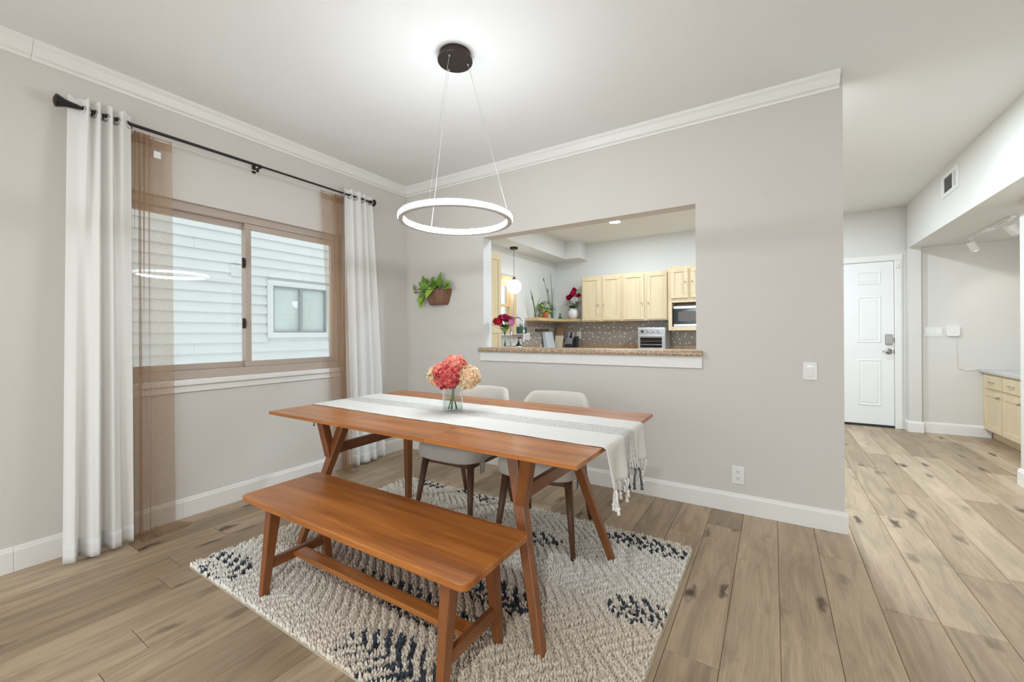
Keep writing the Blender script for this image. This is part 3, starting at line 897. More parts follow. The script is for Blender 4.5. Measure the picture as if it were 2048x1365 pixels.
# ------------------------------------------------------------------ upholstered chairs (local space, facing -Y)
def chair(label, loc, rz):
    t = thing('dining_chair', label, 'chair', loc, 'upholstered chairs on the far side of the table', rz)
    # seat cushion: superellipse plan, domed top
    def seat(u, v):
        a = 2*PI*u
        ca, sa = math.cos(a), math.sin(a)
        e = 0.55
        px = math.copysign(abs(ca)**e, ca)*0.245; py = math.copysign(abs(sa)**e, sa)*0.235 - 0.035
        if py < -0.1: px *= 1.0
        else: px *= 0.94
        tbl = [(0.0, 0.388), (0.90, 0.392), (0.975, 0.402), (1.0, 0.425), (1.0, 0.452), (0.985, 0.474), (0.93, 0.488), (0.7, 0.497), (0.0, 0.500)]
        k = v*(len(tbl)-1); i = min(int(k), len(tbl)-2); f = k-i
        r = tbl[i][0]*(1-f)+tbl[i+1][0]*f; z = tbl[i][1]*(1-f)+tbl[i+1][1]*f
        r = max(r, 1e-4)
        return (px*r, (py+0.035)*r-0.035, z)
    place('seat', MB().grid(seat, 40, 25, closeu=True), M['uphol'], t, smooth=True, local=True)
    # wrap-around back rest
    def back(u, v):
        s = (u-0.5)*2                       # -1..1 around the back
        ang = s*1.22
        R = 0.285
        th = 0.024
        lean = 0.0
        # closed section: v goes around front, over the top, down the back
        top = 0.805 - 0.20*max(0, abs(s)-0.55)**1.5/0.45**1.5
        low = 0.46
        if v < 0.42: f = v/0.42; z = low + (top-0.022-low)*f; off = -th
        elif v < 0.58:
            f = (v-0.42)/0.16*PI; z = top-0.022 + 0.022*math.sin(f); off = -th*math.cos(f)
        else: f = (v-0.58)/0.42; z = top-0.022 + (low-top+0.022)*f; off = th
        taper = 1.0 - 0.55*abs(s)**8
        rr = R + off*taper
        lean = 0.09*(z-0.46)/0.35
        return (rr*math.sin(ang)*0.92, rr*math.cos(ang)*0.80 - 0.015 + lean, z)
    place('backrest', MB().grid(back, 33, 25), M['uphol'], t, smooth=True, local=True)
    # wooden rails under the seat and turned legs
    place('seat_rail', MB().box(-0.17, 0.17, -0.185, -0.165, 0.352, 0.392).box(-0.17, 0.17, 0.145, 0.165, 0.352, 0.392)
          .box(-0.18, -0.16, -0.185, 0.165, 0.352, 0.392).box(0.16, 0.18, -0.185, 0.165, 0.352, 0.392), M['walnut'], t, bevel=0.003, local=True)
    for sx, sy, fx, fy in ((-1, -1, 0.222, -0.245), (1, -1, 0.222, -0.245), (-1, 1, 0.205, 0.275), (1, 1, 0.205, 0.275)):
        tx, ty = sx*0.180, (-0.180 if sy < 0 else 0.165)
        m = MB().tube([(sx*fx, fy, 0), (sx*fx*0.6+tx*0.4, fy*0.6+ty*0.4, 0.16), (tx, ty, 0.395)], [0.0125, 0.0175, 0.024], 12)
        place('leg', m, M['walnut'], t, smooth=True, local=True)
    place('fabric_tie', MB().box(0.212, 0.216, -0.13, -0.10, 0.315, 0.40).box(0.222, 0.226, -0.125, -0.095, 0.325, 0.40), M['uphol'], t, local=True)
    return t
c1 = chair('oatmeal upholstered chair with its back mostly behind the hydrangea vase', (1.545, -0.955, RZ), math.radians(1))
c2 = copy_tree(c1)
c2.location = (2.150, -0.945, RZ); c2.rotation_euler = (0, 0, math.radians(10))
c2['label'] = 'oatmeal upholstered chair nearer the fringed end of the table runner'

# ------------------------------------------------------------------ table runner
def runner_mat():
    m, nt, bs = new_mat('runner_cloth')
    bs.inputs['Roughness'].default_value = 0.95; bs.inputs['Specular IOR Level'].default_value = 0.1
    tc = N(nt, 'ShaderNodeTexCoord'); se = N(nt, 'ShaderNodeSeparateXYZ'); L(nt, tc.outputs['UV'], se.inputs[0])
    w = N(nt, 'ShaderNodeMath', operation='MULTIPLY_ADD'); w.inputs[1].default_value = 0.012
    nz = N(nt, 'ShaderNodeTexNoise'); nz.inputs['Scale'].default_value = 30; L(nt, tc.outputs['UV'], nz.inputs['Vector'])
    L(nt, nz.outputs['Fac'], w.inputs[0]); L(nt, se.outputs[1], w.inputs[2])
    f = N(nt, 'ShaderNodeMath', operation='MULTIPLY'); f.inputs[1].default_value = 62; L(nt, w.outputs[0], f.inputs[0])
    fr = N(nt, 'ShaderNodeMath', operation='FRACT'); L(nt, f.outputs[0], fr.inputs[0])
    ln = N(nt, 'ShaderNodeMath', operation='LESS_THAN'); ln.inputs[1].default_value = 0.42; L(nt, fr.outputs[0], ln.inputs[0])
    a = N(nt, 'ShaderNodeMath', operation='GREATER_THAN'); a.inputs[1].default_value = 0.40; L(nt, se.outputs[1], a.inputs[0])
    c = N(nt, 'ShaderNodeMath', operation='LESS_THAN'); c.inputs[1].default_value = 0.66; L(nt, se.outputs[1], c.inputs[0])
    p = N(nt, 'ShaderNodeMath', operation='MULTIPLY'); L(nt, a.outputs[0], p.inputs[0]); L(nt, c.outputs[0], p.inputs[1])
    q = N(nt, 'ShaderNodeMath', operation='MULTIPLY'); L(nt, p.outputs[0], q.inputs[0]); L(nt, ln.outputs[0], q.inputs[1])
    mx = N(nt, 'ShaderNodeMix', data_type='RGBA'); mx.inputs['A'].default_value = lin((228, 225, 220)); mx.inputs['B'].default_value = lin((88, 90, 98))
    n2 = N(nt, 'ShaderNodeTexNoise'); n2.inputs['Scale'].default_value = 220; L(nt, tc.outputs['UV'], n2.inputs['Vector'])
    n3 = N(nt, 'ShaderNodeMapRange'); n3.inputs[1].default_value = 0.35; n3.inputs[2].default_value = 0.6; L(nt, n2.outputs['Fac'], n3.inputs[0])
    q2 = N(nt, 'ShaderNodeMath', operation='MULTIPLY'); L(nt, q.outputs[0], q2.inputs[0]); L(nt, n3.outputs[0], q2.inputs[1])
    L(nt, q2.outputs[0], mx.inputs['Factor']); L(nt, mx.outputs['Result'], bs.inputs['Base Color'])
    bp = N(nt, 'ShaderNodeBump'); bp.inputs['Strength'].default_value = 0.3; bp.inputs['Distance'].default_value = 0.002
    L(nt, n2.outputs['Fac'], bp.inputs['Height']); L(nt, bp.outputs['Normal'], bs.inputs['Normal'])
    return m
def runner():
    zt = 0.7725
    t = thing('table_runner', 'white woven table runner with grey centre stripes and knotted fringe', 'table runner', (1.82, -1.37, zt))
    mat = runner_mat()
    M['yarn_w'] = cloth('white_fringe_yarn', (236, 233, 226), 0.0, 300, 0.3, 0.05)
    M['yarn_d'] = cloth('dark_fringe_yarn', (92, 92, 98), 0.0, 300, 0.3, 0.2)
    xl, xr = 0.872, 2.765
    w0, w1 = -1.635, -1.115        # width on the table
    dropR, dropL = 0.160, 0.055
    Ltop = xr-xl
    tot = dropL + Ltop + dropR
    nu, nv = 150, 53
    vs = []; uv = []
    for i in range(nu):
        s = tot*i/(nu-1)
        for j in range(nv):
            v = j/(nv-1)
            y = w0 + (w1-w0)*v + 0.004*math.sin(s*6+v*5) - 0.02*(s/tot-0.5)
            rad = 0.012
            if s < dropL:
                d = dropL-s; x = xl - 0.006; z = zt-d-0.004
            elif s > dropL+Ltop:
                d = s-dropL-Ltop
                k = min(1, d/dropR)
                x = xr + 0.004 + 0.010*k + (0.014*k)*math.sin(v*19+0.6+0.7*k) + 0.010*k*math.sin(v*43)*(1 if 0.36 < v < 0.7 else 0.2)
                z = zt - d - 0.004
                # gather towards the middle as the cloth hangs
                y = y + (0.5-v)*0.030*k
                if 0.36 < v < 0.7: y += -0.012*k*math.sin((v-0.36)/0.34*PI*2)
            else:
                x = xl + (s-dropL); z = zt + 0.0004*math.sin(s*40+v*9)
            vs.append((x, y, z)); uv.append((s/tot, v))
    fs = [(i*nv+j, (i+1)*nv+j, (i+1)*nv+j+1, i*nv+j+1) for i in range(nu-1) for j in range(nv-1)]
    m = MB(); m.v = vs; m.f = fs
    o = place('runner_cloth', m, mat, t, smooth=True, solid=0.002)
    ul = o.data.uv_layers.new(name='weave')
    for lp in o.data.loops:
        ul.data[lp.index].uv = uv[lp.vertex_index]
    random.seed(11)
    end = (nu-1)*nv
    nt_ = 19
    for k in range(nt_):
        v = (k+0.5)/nt_
        j = int(v*(nv-1)); p = Vector(vs[end+j])
        dark = 0.38 < v < 0.68
        ln = random.uniform(0.045, 0.085)*(1.0 if not dark else 0.9)
        dxy = random.uniform(-0.018, 0.018); dx2 = random.uniform(-0.008, 0.012)
        a = p; b1 = p + Vector((dx2*0.5, dxy*0.6, -ln*0.5)); c = p + Vector((dx2, dxy, -ln))
        m = MB().tube([a, (a+b1)/2 + Vector((0.004, 0, 0)), b1, c], [0.0055, 0.004, 0.0042, 0.0045], 6)
        m.sphere(c + Vector((0, 0, -0.004)), 0.0075, 8, 6)
        m.cyl(c + Vector((0, 0, -0.008)), c + Vector((0.001, 0, -0.026)), 0.004, 0.0075, 7)
        place('tassel', m, M['yarn_d'] if dark and k % 3 != 1 else M['yarn_w'], t, smooth=True)
    for k in range(nt_):
        v = (k+0.5)/nt_
        p = Vector(vs[int(v*(nv-1))])
        ln = random.uniform(0.05, 0.09); dy = random.uniform(-0.015, 0.015)
        m = MB().tube([p, p + Vector((-0.003, dy*0.5, -ln*0.5)), p + Vector((-0.004, dy, -ln))], [0.004, 0.003, 0.0035], 6)
        m.sphere(p + Vector((-0.004, dy, -ln-0.004)), 0.006, 8, 6)
        place('tassel', m, M['yarn_d'] if (0.38 < v < 0.68 or k % 5 == 0) else M['yarn_w'], t, smooth=True)
runner()
TT = 0.7745

# ------------------------------------------------------------------ hydrangeas in a glass vase
def vcol_mat(name, layer, rough=0.7, trans=0.25):
    m, nt, bs = new_mat(name)
    vc = N(nt, 'ShaderNodeVertexColor'); vc.layer_name = layer
    L(nt, vc.outputs['Color'], bs.inputs['Base Color']); bs.inputs['Roughness'].default_value = rough
    bs.inputs['Specular IOR Level'].default_value = 0.2
    if trans:
        o = nt.nodes['Material Output']; tl = N(nt, 'ShaderNodeBsdfTranslucent'); L(nt, vc.outputs['Color'], tl.inputs[0])
        x = N(nt, 'ShaderNodeMixShader'); x.inputs[0].default_value = trans
        L(nt, bs.outputs[0], x.inputs[1]); L(nt, tl.outputs[0], x.inputs[2]); L(nt, x.outputs[0], o.inputs[0])
    return m
M['petal'] = vcol_mat('petal_tint', 'tint')

def tinted(name, mb, cols, mat, parent=None, org=None):
    """mesh with one colour per vertex"""
    o = place(name, mb, mat, parent, smooth=True, org=org)
    at = o.data.color_attributes.new('tint', 'FLOAT_COLOR', 'POINT')
    at.data.foreach_set('color', np.array(cols, np.float32).ravel())
    return o

def floret(mb, cols, c, nrm, size, ca, cb, rnd, np_=4):
    nrm = Vector(nrm).normalized(); a = nrm.orthogonal().normalized(); b_ = nrm.cross(a)
    ph = rnd.uniform(0, 6.28)
    for k in range(np_):
        t = ph + 2*PI*k/np_
        d = a*math.cos(t) + b_*math.sin(t); e = nrm.cross(d)
        s = size*rnd.uniform(0.85, 1.15)
        cup = rnd.uniform(0.15, 0.5)
        p0 = c
        vs = [p0, p0 + d*s*0.45 + e*s*0.42 + nrm*s*0.10, p0 + d*s*0.95 + e*s*0.30 + nrm*s*cup*0.7, p0 + d*s*1.05 + nrm*s*cup*0.55,
              p0 + d*s*0.95 - e*s*0.30 + nrm*s*cup*0.7, p0 + d*s*0.45 - e*s*0.42 + nrm*s*0.10, p0 + d*s*0.5 + nrm*s*0.0]
        mb.add(vs, [(0, 1, 6), (1, 2, 6), (2, 3, 6), (3, 4, 6), (4, 5, 6), (5, 0, 6)])
        u = rnd.random()
        base = [ca[i]*(1-u)+cb[i]*u for i in range(3)]
        for q in range(7):
            f = 0.80 if q in (0, 6) else rnd.uniform(1.0, 1.3)
            cols.append((min(1, base[0]*f), min(1, base[1]*f), min(1, base[2]*f), 1))

def leaf_shape(mb, p, d, nrm, ln, wd, droop=0.2, heart=0.25):
    """pointed leaf: p base, d direction"""
    d = Vector(d).normalized(); s = d.cross(Vector(nrm)).normalized(); n = s.cross(d).normalized()
    prof = [(0.0, 0.0), (-heart*0.35, 0.30), (0.08, 0.48), (0.35, 0.50), (0.62, 0.36), (0.85, 0.16), (1.0, 0.0)]
    L0 = []; R0 = []; C0 = []
    for a, w in prof:
        dz = -droop*a*a*ln
        c = Vector(p) + d*(max(a, 0)*ln) + n*dz
        C0.append(c); q = Vector(p) + d*(a*ln) + n*(dz + 0.10*w*ln)
        L0.append(q + s*w*wd); R0.append(q - s*w*wd)
    n0 = len(prof)
    vs = C0 + L0 + R0; fs = []
    for i in range(n0-1):
        fs.append((i, i+1, n0+i+1, n0+i)); fs.append((i+1, i, 2*n0+i, 2*n0+i+1))
    mb.add(vs, fs)
    return mb

def hydrangeas():
    vx, vy = 1.808, -1.388
    rnd = random.Random(5)
    v = thing('flower_vase', 'short clear glass cylinder vase of water on the table runner', 'vase', (vx, vy, TT))
    prof = [(0.0, 0.0), (0.050, 0.0), (0.055, 0.004), (0.056, 0.118), (0.0575, 0.122), (0.0555, 0.124), (0.053, 0.120), (0.0525, 0.012), (0.0, 0.010)]
    place('glass_body', MB().lathe(prof, (vx, vy, TT), 36, closed=True), M['clear'], v, smooth=True)
    M['water'] = thin_glass('vase_water', (0.94, 0.97, 0.96), ior=1.2)
    place('water', MB().lathe([(0.0, 0.011), (0.0515, 0.012), (0.0515, 0.072), (0.0, 0.072)], (vx, vy, TT), 32, closed=True), M['water'], v, smooth=True)
    deep, coral, peach, cream, pink = lin((196, 62, 84)), lin((232, 128, 112)), lin((246, 190, 150)), lin((248, 232, 200)), lin((240, 168, 150))
    heads = [((0.005, -0.050, 0.195), 0.066, deep, coral, 'deep coral hydrangea at the front centre of the vase'),
             ((0.005, 0.012, 0.248), 0.063, coral, pink, 'coral pink hydrangea topping the bouquet'),
             ((0.075, 0.036, 0.190), 0.066, peach, cream, 'cream and peach hydrangea on the side nearest the kitchen counter'),
             ((-0.075, -0.030, 0.198), 0.058, peach, cream, 'cream hydrangea on the side nearest the window'),
             ((-0.030, -0.045, 0.220), 0.052, coral, pink, 'salmon hydrangea between the cream one and the deep coral one')]
    for k, (c, r, ca, cb, lab) in enumerate(heads):
        cc = Vector((vx+c[0], vy+c[1], TT+c[2]))
        t = thing('hydrangea', lab, 'flower', (vx, vy, TT+0.012), 'hydrangeas in the table vase')
        mb = MB(); cols = []
        nf = 84
        for i in range(nf):
            z = 1-2*(i+0.5)/nf; a = i*2.39996
            d = Vector((math.sqrt(1-z*z)*math.cos(a), math.sqrt(1-z*z)*math.sin(a), z))
            p = cc + Vector((d.x*r, d.y*r, d.z*r*0.88))*rnd.uniform(0.86, 1.02)
            floret(mb, cols, p, d + Vector((rnd.uniform(-.3, .3), rnd.uniform(-.3, .3), rnd.uniform(-.3, .3))), rnd.uniform(0.019, 0.026), ca, cb, rnd)
        tinted('blossom', mb, cols, M['petal'], t)
        place('blossom_core', MB().sphere(cc, r*0.80, 14, 10, 0.88), M['leaf_dk'] if k == 4 else M['stem'], t, smooth=True)
        a = 2*PI*k/5
        ft = Vector((vx+0.026*math.cos(a), vy+0.026*math.sin(a), TT+0.014))
        place('stem', MB().tube([ft, Vector((vx, vy, TT+0.075)) + Vector((math.cos(a), math.sin(a), 0))*0.006, Vector((vx, vy, TT+0.13)), cc], 0.0036, 8), M['stem'], t, smooth=True)
        if k in (0, 3):
            lf = MB(); leaf_shape(lf, cc + Vector((-0.01, -0.04, 0.0)), (-0.35, -0.6, 0.15), (0, 0, 1), 0.06, 0.04)
            place('leaf', lf, M['leaf'], t, smooth=True)
hydrangeas()

# ------------------------------------------------------------------ ring pendant
def ring_lamp():
    cx, cy, zc, R = 1.822, -1.37, 1.834, 0.296
    t = thing('ring_pendant', 'glowing white LED ring pendant hung on three wires above the table', 'pendant lamp', (cx, cy, H))
    place('canopy', MB().lathe([(0.0, -0.045), (0.094, -0.045), (0.096, -0.041), (0.096, -0.034), (0.085, -0.033), (0.085, 0.0), (0, 0)], (cx, cy, H), 40, closed=True), M['bronze'], t, bevel=0.0)
    n = 96
    def prof_ring(name, prof, mat, parent):
        m = MB(); k = len(prof)
        vs = []
        for i in range(n):
            a = 2*PI*i/n
            for r, z in prof: vs.append((cx+(R+r)*math.cos(a), cy+(R+r)*math.sin(a), zc+z))
        fs = [(i*k+j, ((i+1) % n)*k+j, ((i+1) % n)*k+(j+1) % k, i*k+(j+1) % k) for i in range(n) for j in range(k)]
        m.add(vs, fs)
        return place(name, m, mat, parent, smooth=False)
    M['lamp_body'] = plain('satin_white_lamp_body', (205, 203, 200), 0.4, var=0.02)
    M['led_in'] = glow('led_inner_strip', (0.83, 0.925, 1.0), 122.0)
    M['led_out'] = glow('led_outer_strip', (0.83, 0.925, 1.0), 20.0)
    body = prof_ring('ring_body', [(-0.013, -0.017), (0.013, -0.017), (0.013, 0.017), (-0.013, 0.017)], M['lamp_body'], t)
    d = prof_ring('inner_diffuser', [(-0.0132, -0.013), (-0.0125, -0.013), (-0.0125, 0.013), (-0.0132, 0.013), (-0.0185, 0.008), (-0.0185, -0.008)], M['led_in'], body)
    d['label'] = 'glowing inner light strip'
    d = prof_ring('outer_diffuser', [(0.0125, -0.012), (0.0132, -0.012), (0.0165, -0.007), (0.0165, 0.007), (0.0132, 0.012), (0.0125, 0.012)], M['led_out'], body)
    d['label'] = 'glowing outer light strip'
    M['wire'] = plain('steel_wire', (205, 203, 198), 0.35, metal=0.6)
    for a in (math.radians(-76), math.radians(40), math.radians(160)):
        p = Vector((cx+0.070*math.cos(a), cy+0.070*math.sin(a), H-0.045)); q = Vector((cx+R*math.cos(a), cy+R*math.sin(a), zc+0.017))
        w = place('wire', MB().cyl(p, q, 0.0011, n=6), M['wire'], t)
        place('wire_grip', MB().lathe([(0, -0.012), (0.004, -0.012), (0.006, -0.006), (0.006, 0)], p, 12), M['nickel'], w, smooth=True)
        place('wire_anchor', MB().lathe([(0.004, 0.0), (0.004, 0.010), (0.0015, 0.014)], q, 10), M['nickel'], w, smooth=True)
ring_lamp()

# ------------------------------------------------------------------ curtains
def hang(name, parent, mat, topf, botf, z_top, z_bot, nu, nv, solid=0.0, ease=1.0, hem=None):
    def fn(u, v):
        f = v**ease
        (xa, ya), (xb, yb) = topf(u), botf(u)
        z = z_top(u)*(1-v) + z_bot(u)*v
        return (xa*(1-f)+xb*f, ya*(1-f)+yb*f, z)
    return place(name, MB().grid(fn, nu, nv), mat, parent, smooth=True, solid=solid), fn

def curtains():
    RX, RZ_ = 0.092, 2.452
    rod = thing('curtain_rod', 'thin black metal curtain rod with finials above the dining window', 'curtain rod', (0.0, -1.5, RZ_))
    place('rod', MB().cyl((RX, -2.50, RZ_), (RX, -1.53, RZ_), 0.0095, n=12), M['black'], rod, smooth=False)
    place('rod', MB().cyl((RX, -1.55, RZ_), (RX, -0.515, RZ_), 0.0075, n=12), M['black'], rod)
    fin = [(0.010, 0.0), (0.013, 0.012), (0.015, 0.03), (0.020, 0.055), (0.028, 0.075), (0.033, 0.085), (0.033, 0.094), (0.018, 0.100), (0.0, 0.102)]
    for y, s in ((-2.475, -1), (-0.555, 1)):
        m = MB(); n = 8; vs = []
        for r, h in fin:
            for j in range(n):
                a = 2*PI*(j+0.5)/n
                vs.append((RX+r*math.cos(a), y+s*h*(1.0 if s < 0 else 0.6), RZ_+r*math.sin(a)))
        m.add(vs, [(i*n+j, i*n+(j+1) % n, (i+1)*n+(j+1) % n, (i+1)*n+j) for i in range(len(fin)-1) for j in range(n)])
        place('finial', m, M['black'], rod)
    for y in (-2.43, -1.535, -0.60):
        m = MB().box(0.0, 0.008, y-0.012, y+0.012, RZ_-0.035, RZ_+0.03)
        m.beam((0.004, y, RZ_-0.014), (RX+0.006, y, RZ_-0.014), 0.010, 0.008, side=(0, 0, 1))
        m.box(RX-0.014, RX+0.012, y-0.007, y+0.007, RZ_-0.018, RZ_-0.007)
        m.box(RX+0.008, RX+0.013, y-0.007, y+0.007, RZ_-0.018, RZ_+0.006)
        if y == -1.535: m.box(RX-0.012, RX+0.004, y-0.022, y-0.008, RZ_-0.048, RZ_-0.02)
        place('bracket', m, M['black'], rod, bevel=0.001)
    M['wire_clear'] = plain('pale_sheer_rod', (226, 220, 210), 0.4)
    sr = thing('sheer_rod', 'slim cream sheer curtain rod behind the black rod', 'curtain rod', (0.0, -1.5, 2.422))
    place('rod', MB().cyl((0.045, -2.30, 2.424), (0.045, -0.78, 2.424), 0.004, n=8), M['wire_clear'], sr)
    for y in (-2.30, -0.78):
        place('bracket', MB().box(0.0, 0.05, y-0.005, y+0.005, 2.414, 2.434), M['wire_clear'], sr)

    # white grommet curtain at the near end
    def white(lab, ya, yb, yc, yd, nf, xbot, ph, amp_t, amp_b, loc, ctl=None):
        t = thing('white_curtain', lab, 'curtain', loc)
        wob = lambda u: u + 0.035*math.sin(5.3*u*PI+ph)/nf*4
        top = lambda u: (RX + amp_t*math.sin(2*PI*nf*wob(u)+ph), ya + (yb-ya)*u)
        bot = lambda u: (xbot + amp_b*math.sin(2*PI*nf*wob(u)+ph)*(0.8+0.2*math.sin(7*u)), yc + (yd-yc)*u)
        if ctl:
            def cat(P):
                def f(u):
                    k = u*(len(P)-1); i = min(int(k), len(P)-2); t_ = k-i
                    t_ = t_*t_*(3-2*t_)*0.75 + t_*0.25
                    return (P[i][0]*(1-t_)+P[i+1][0]*t_, P[i][1]*(1-(k-i))+P[i+1][1]*(k-i))
                return f
            top, bot = cat(ctl[0]), cat(ctl[1])
        ob, fn = hang('curtain_panel', t, M['curtain'], top, bot, lambda u: 2.506+0.006*math.sin(2*PI*nf*u*2), lambda u: 0.022, nf*26+1, 40, ease=0.85)
        # stitched bottom hem as a slightly thicker band
        def hemf(u, v):
            x, y, z = fn(u, 0.962 + 0.0375*v)
            return (x+0.0022, y, z)
        place('hem', MB().grid(hemf, nf*26+1, 4), M['curtain'], ob, smooth=True, solid=0.002)
        if ctl:
            us = [i/400 for i in range(401)]
            for a_, b_ in zip(us, us[1:]):
                if (top(a_)[0]-RX)*(top(b_)[0]-RX) < 0:
                    nrm = Vector((-(top(b_)[1]-top(a_)[1]), top(b_)[0]-top(a_)[0], 0))
                    place('grommet', MB().torus((RX, top(a_)[1], RZ_-0.008), nrm, 0.021, 0.0045, 24, 8), M['nickel'], ob, smooth=True)
        k = 0
        while not ctl:
            ut = (k*PI - ph)/(2*PI*nf)
            if ut > 1: break
            u = ut
            for _i in range(30): u = u - (wob(u)-ut)
            if 0.02 < u < 1:
                x, y = top(u); e = 1e-3
                xa_, ya_ = top(u-e); xb_, yb_ = top(u+e)
                nrm = Vector((-(yb_-ya_), xb_-xa_, 0))
                g = place('grommet', MB().torus((RX, y, RZ_-0.008), nrm, 0.021, 0.0045, 24, 8), M['nickel'], ob, smooth=True)
            k += 1
        return t
    white('long white grommet curtain at the window end nearest the camera', -2.505, -2.262, -2.555, -2.285, 5, 0.150, 0.9, 0.030, 0.050, (0.12, -2.41, 0.02),
          ([(0.074, -2.520), (0.070, -2.475), (0.122, -2.447), (0.066, -2.427), (0.120, -2.402), (0.068, -2.382), (0.122, -2.352), (0.068, -2.335), (0.118, -2.308), (0.086, -2.262)],
           [(0.190, -2.570), (0.215, -2.530), (0.135, -2.500), (0.220, -2.462), (0.225, -2.440), (0.125, -2.405), (0.205, -2.375), (0.200, -2.345), (0.150, -2.325), (0.180, -2.285)]))
    white('long white grommet curtain in the corner beside the wall planter', -0.835, -0.535, -0.835, -0.40, 4, 0.105, 1.2, 0.018, 0.032, (0.1, -0.65, 0.02))

    # tan sheers
    def sheer_panel(lab, gat0, gat1, flat1, bot0, bot1, bflat, rev, loc, tagpos=None):
        t = thing('sheer_curtain', lab, 'curtain', loc)
        def top(u):
            if u < 0.72:
                w = u/0.72; y = gat0 + (gat1-gat0)*w
                return (0.050 + 0.010*math.sin(w*2*PI*4), y + 0.013*math.sin(w*2*PI*5+1)*math.sin(PI*w)**0.5)
            w = (u-0.72)/0.28
            return (0.050 - 0.004*math.sin(w*PI), gat1 + (flat1-gat1)*w)
        def bot(u):
            if u < 0.72:
                w = u/0.72; y = bot0 + (bot1-bot0)*w
                return (0.105 + 0.050*math.sin(w*2*PI*2.5+0.7), y + 0.016*math.sin(w*2*PI*3+1)*math.sin(PI*w)**0.5)
            w = (u-0.72)/0.28
            return (0.105 + 0.050*math.sin(5*PI+0.7)*(1-w) - 0.05*w + 0.03*math.sin(w*PI), bot1 + (bflat-bot1)*w)
        ob, fn = hang('sheer_panel', t, M['sheer'], top, bot, lambda u: 2.436, lambda u: 0.014, 130, 44, ease=1.1)
        # doubled rod pocket and the cloth pooling on the boards
        def pocket(u, v):
            x, y, z = fn(u, 0.028*v); return (x-0.003, y, z)
        place('rod_pocket', MB().grid(pocket, 130, 3), M['sheer'], ob, smooth=True)
        def pool(u, v):
            x, y = bot(u); s = -1 if rev else 1
            return (x + 0.075*v*(1+0.5*math.sin(u*9)), y + s*0.05*v*u + 0.01*math.sin(u*14)*v, 0.014 - 0.008*v + 0.012*math.sin(v*PI)*(0.5+0.5*math.sin(u*11)))
        place('pooled_hem', MB().grid(pool, 80, 8), M['sheer'], ob, smooth=True)
        if tagpos:
            p = tagpos
            q = place('care_label', MB().box(p[0], p[0]+0.0012, p[1], p[1]+0.035, p[2]-0.042, p[2]), M['plastic'], ob); q['label'] = 'small white care label'
    sheer_panel('gathered tan sheer curtain beside the near white curtain', -2.262, -2.155, -2.052, -2.285, -2.18, -2.045, False, (0.08, -2.16, 0.014), (0.052, -2.145, 2.35))
    sheer_panel('gathered tan sheer curtain beside the white curtain in the corner', -0.795, -0.905, -1.018, -0.800, -0.86, -0.905, True, (0.08, -0.88, 0.014))
curtains()

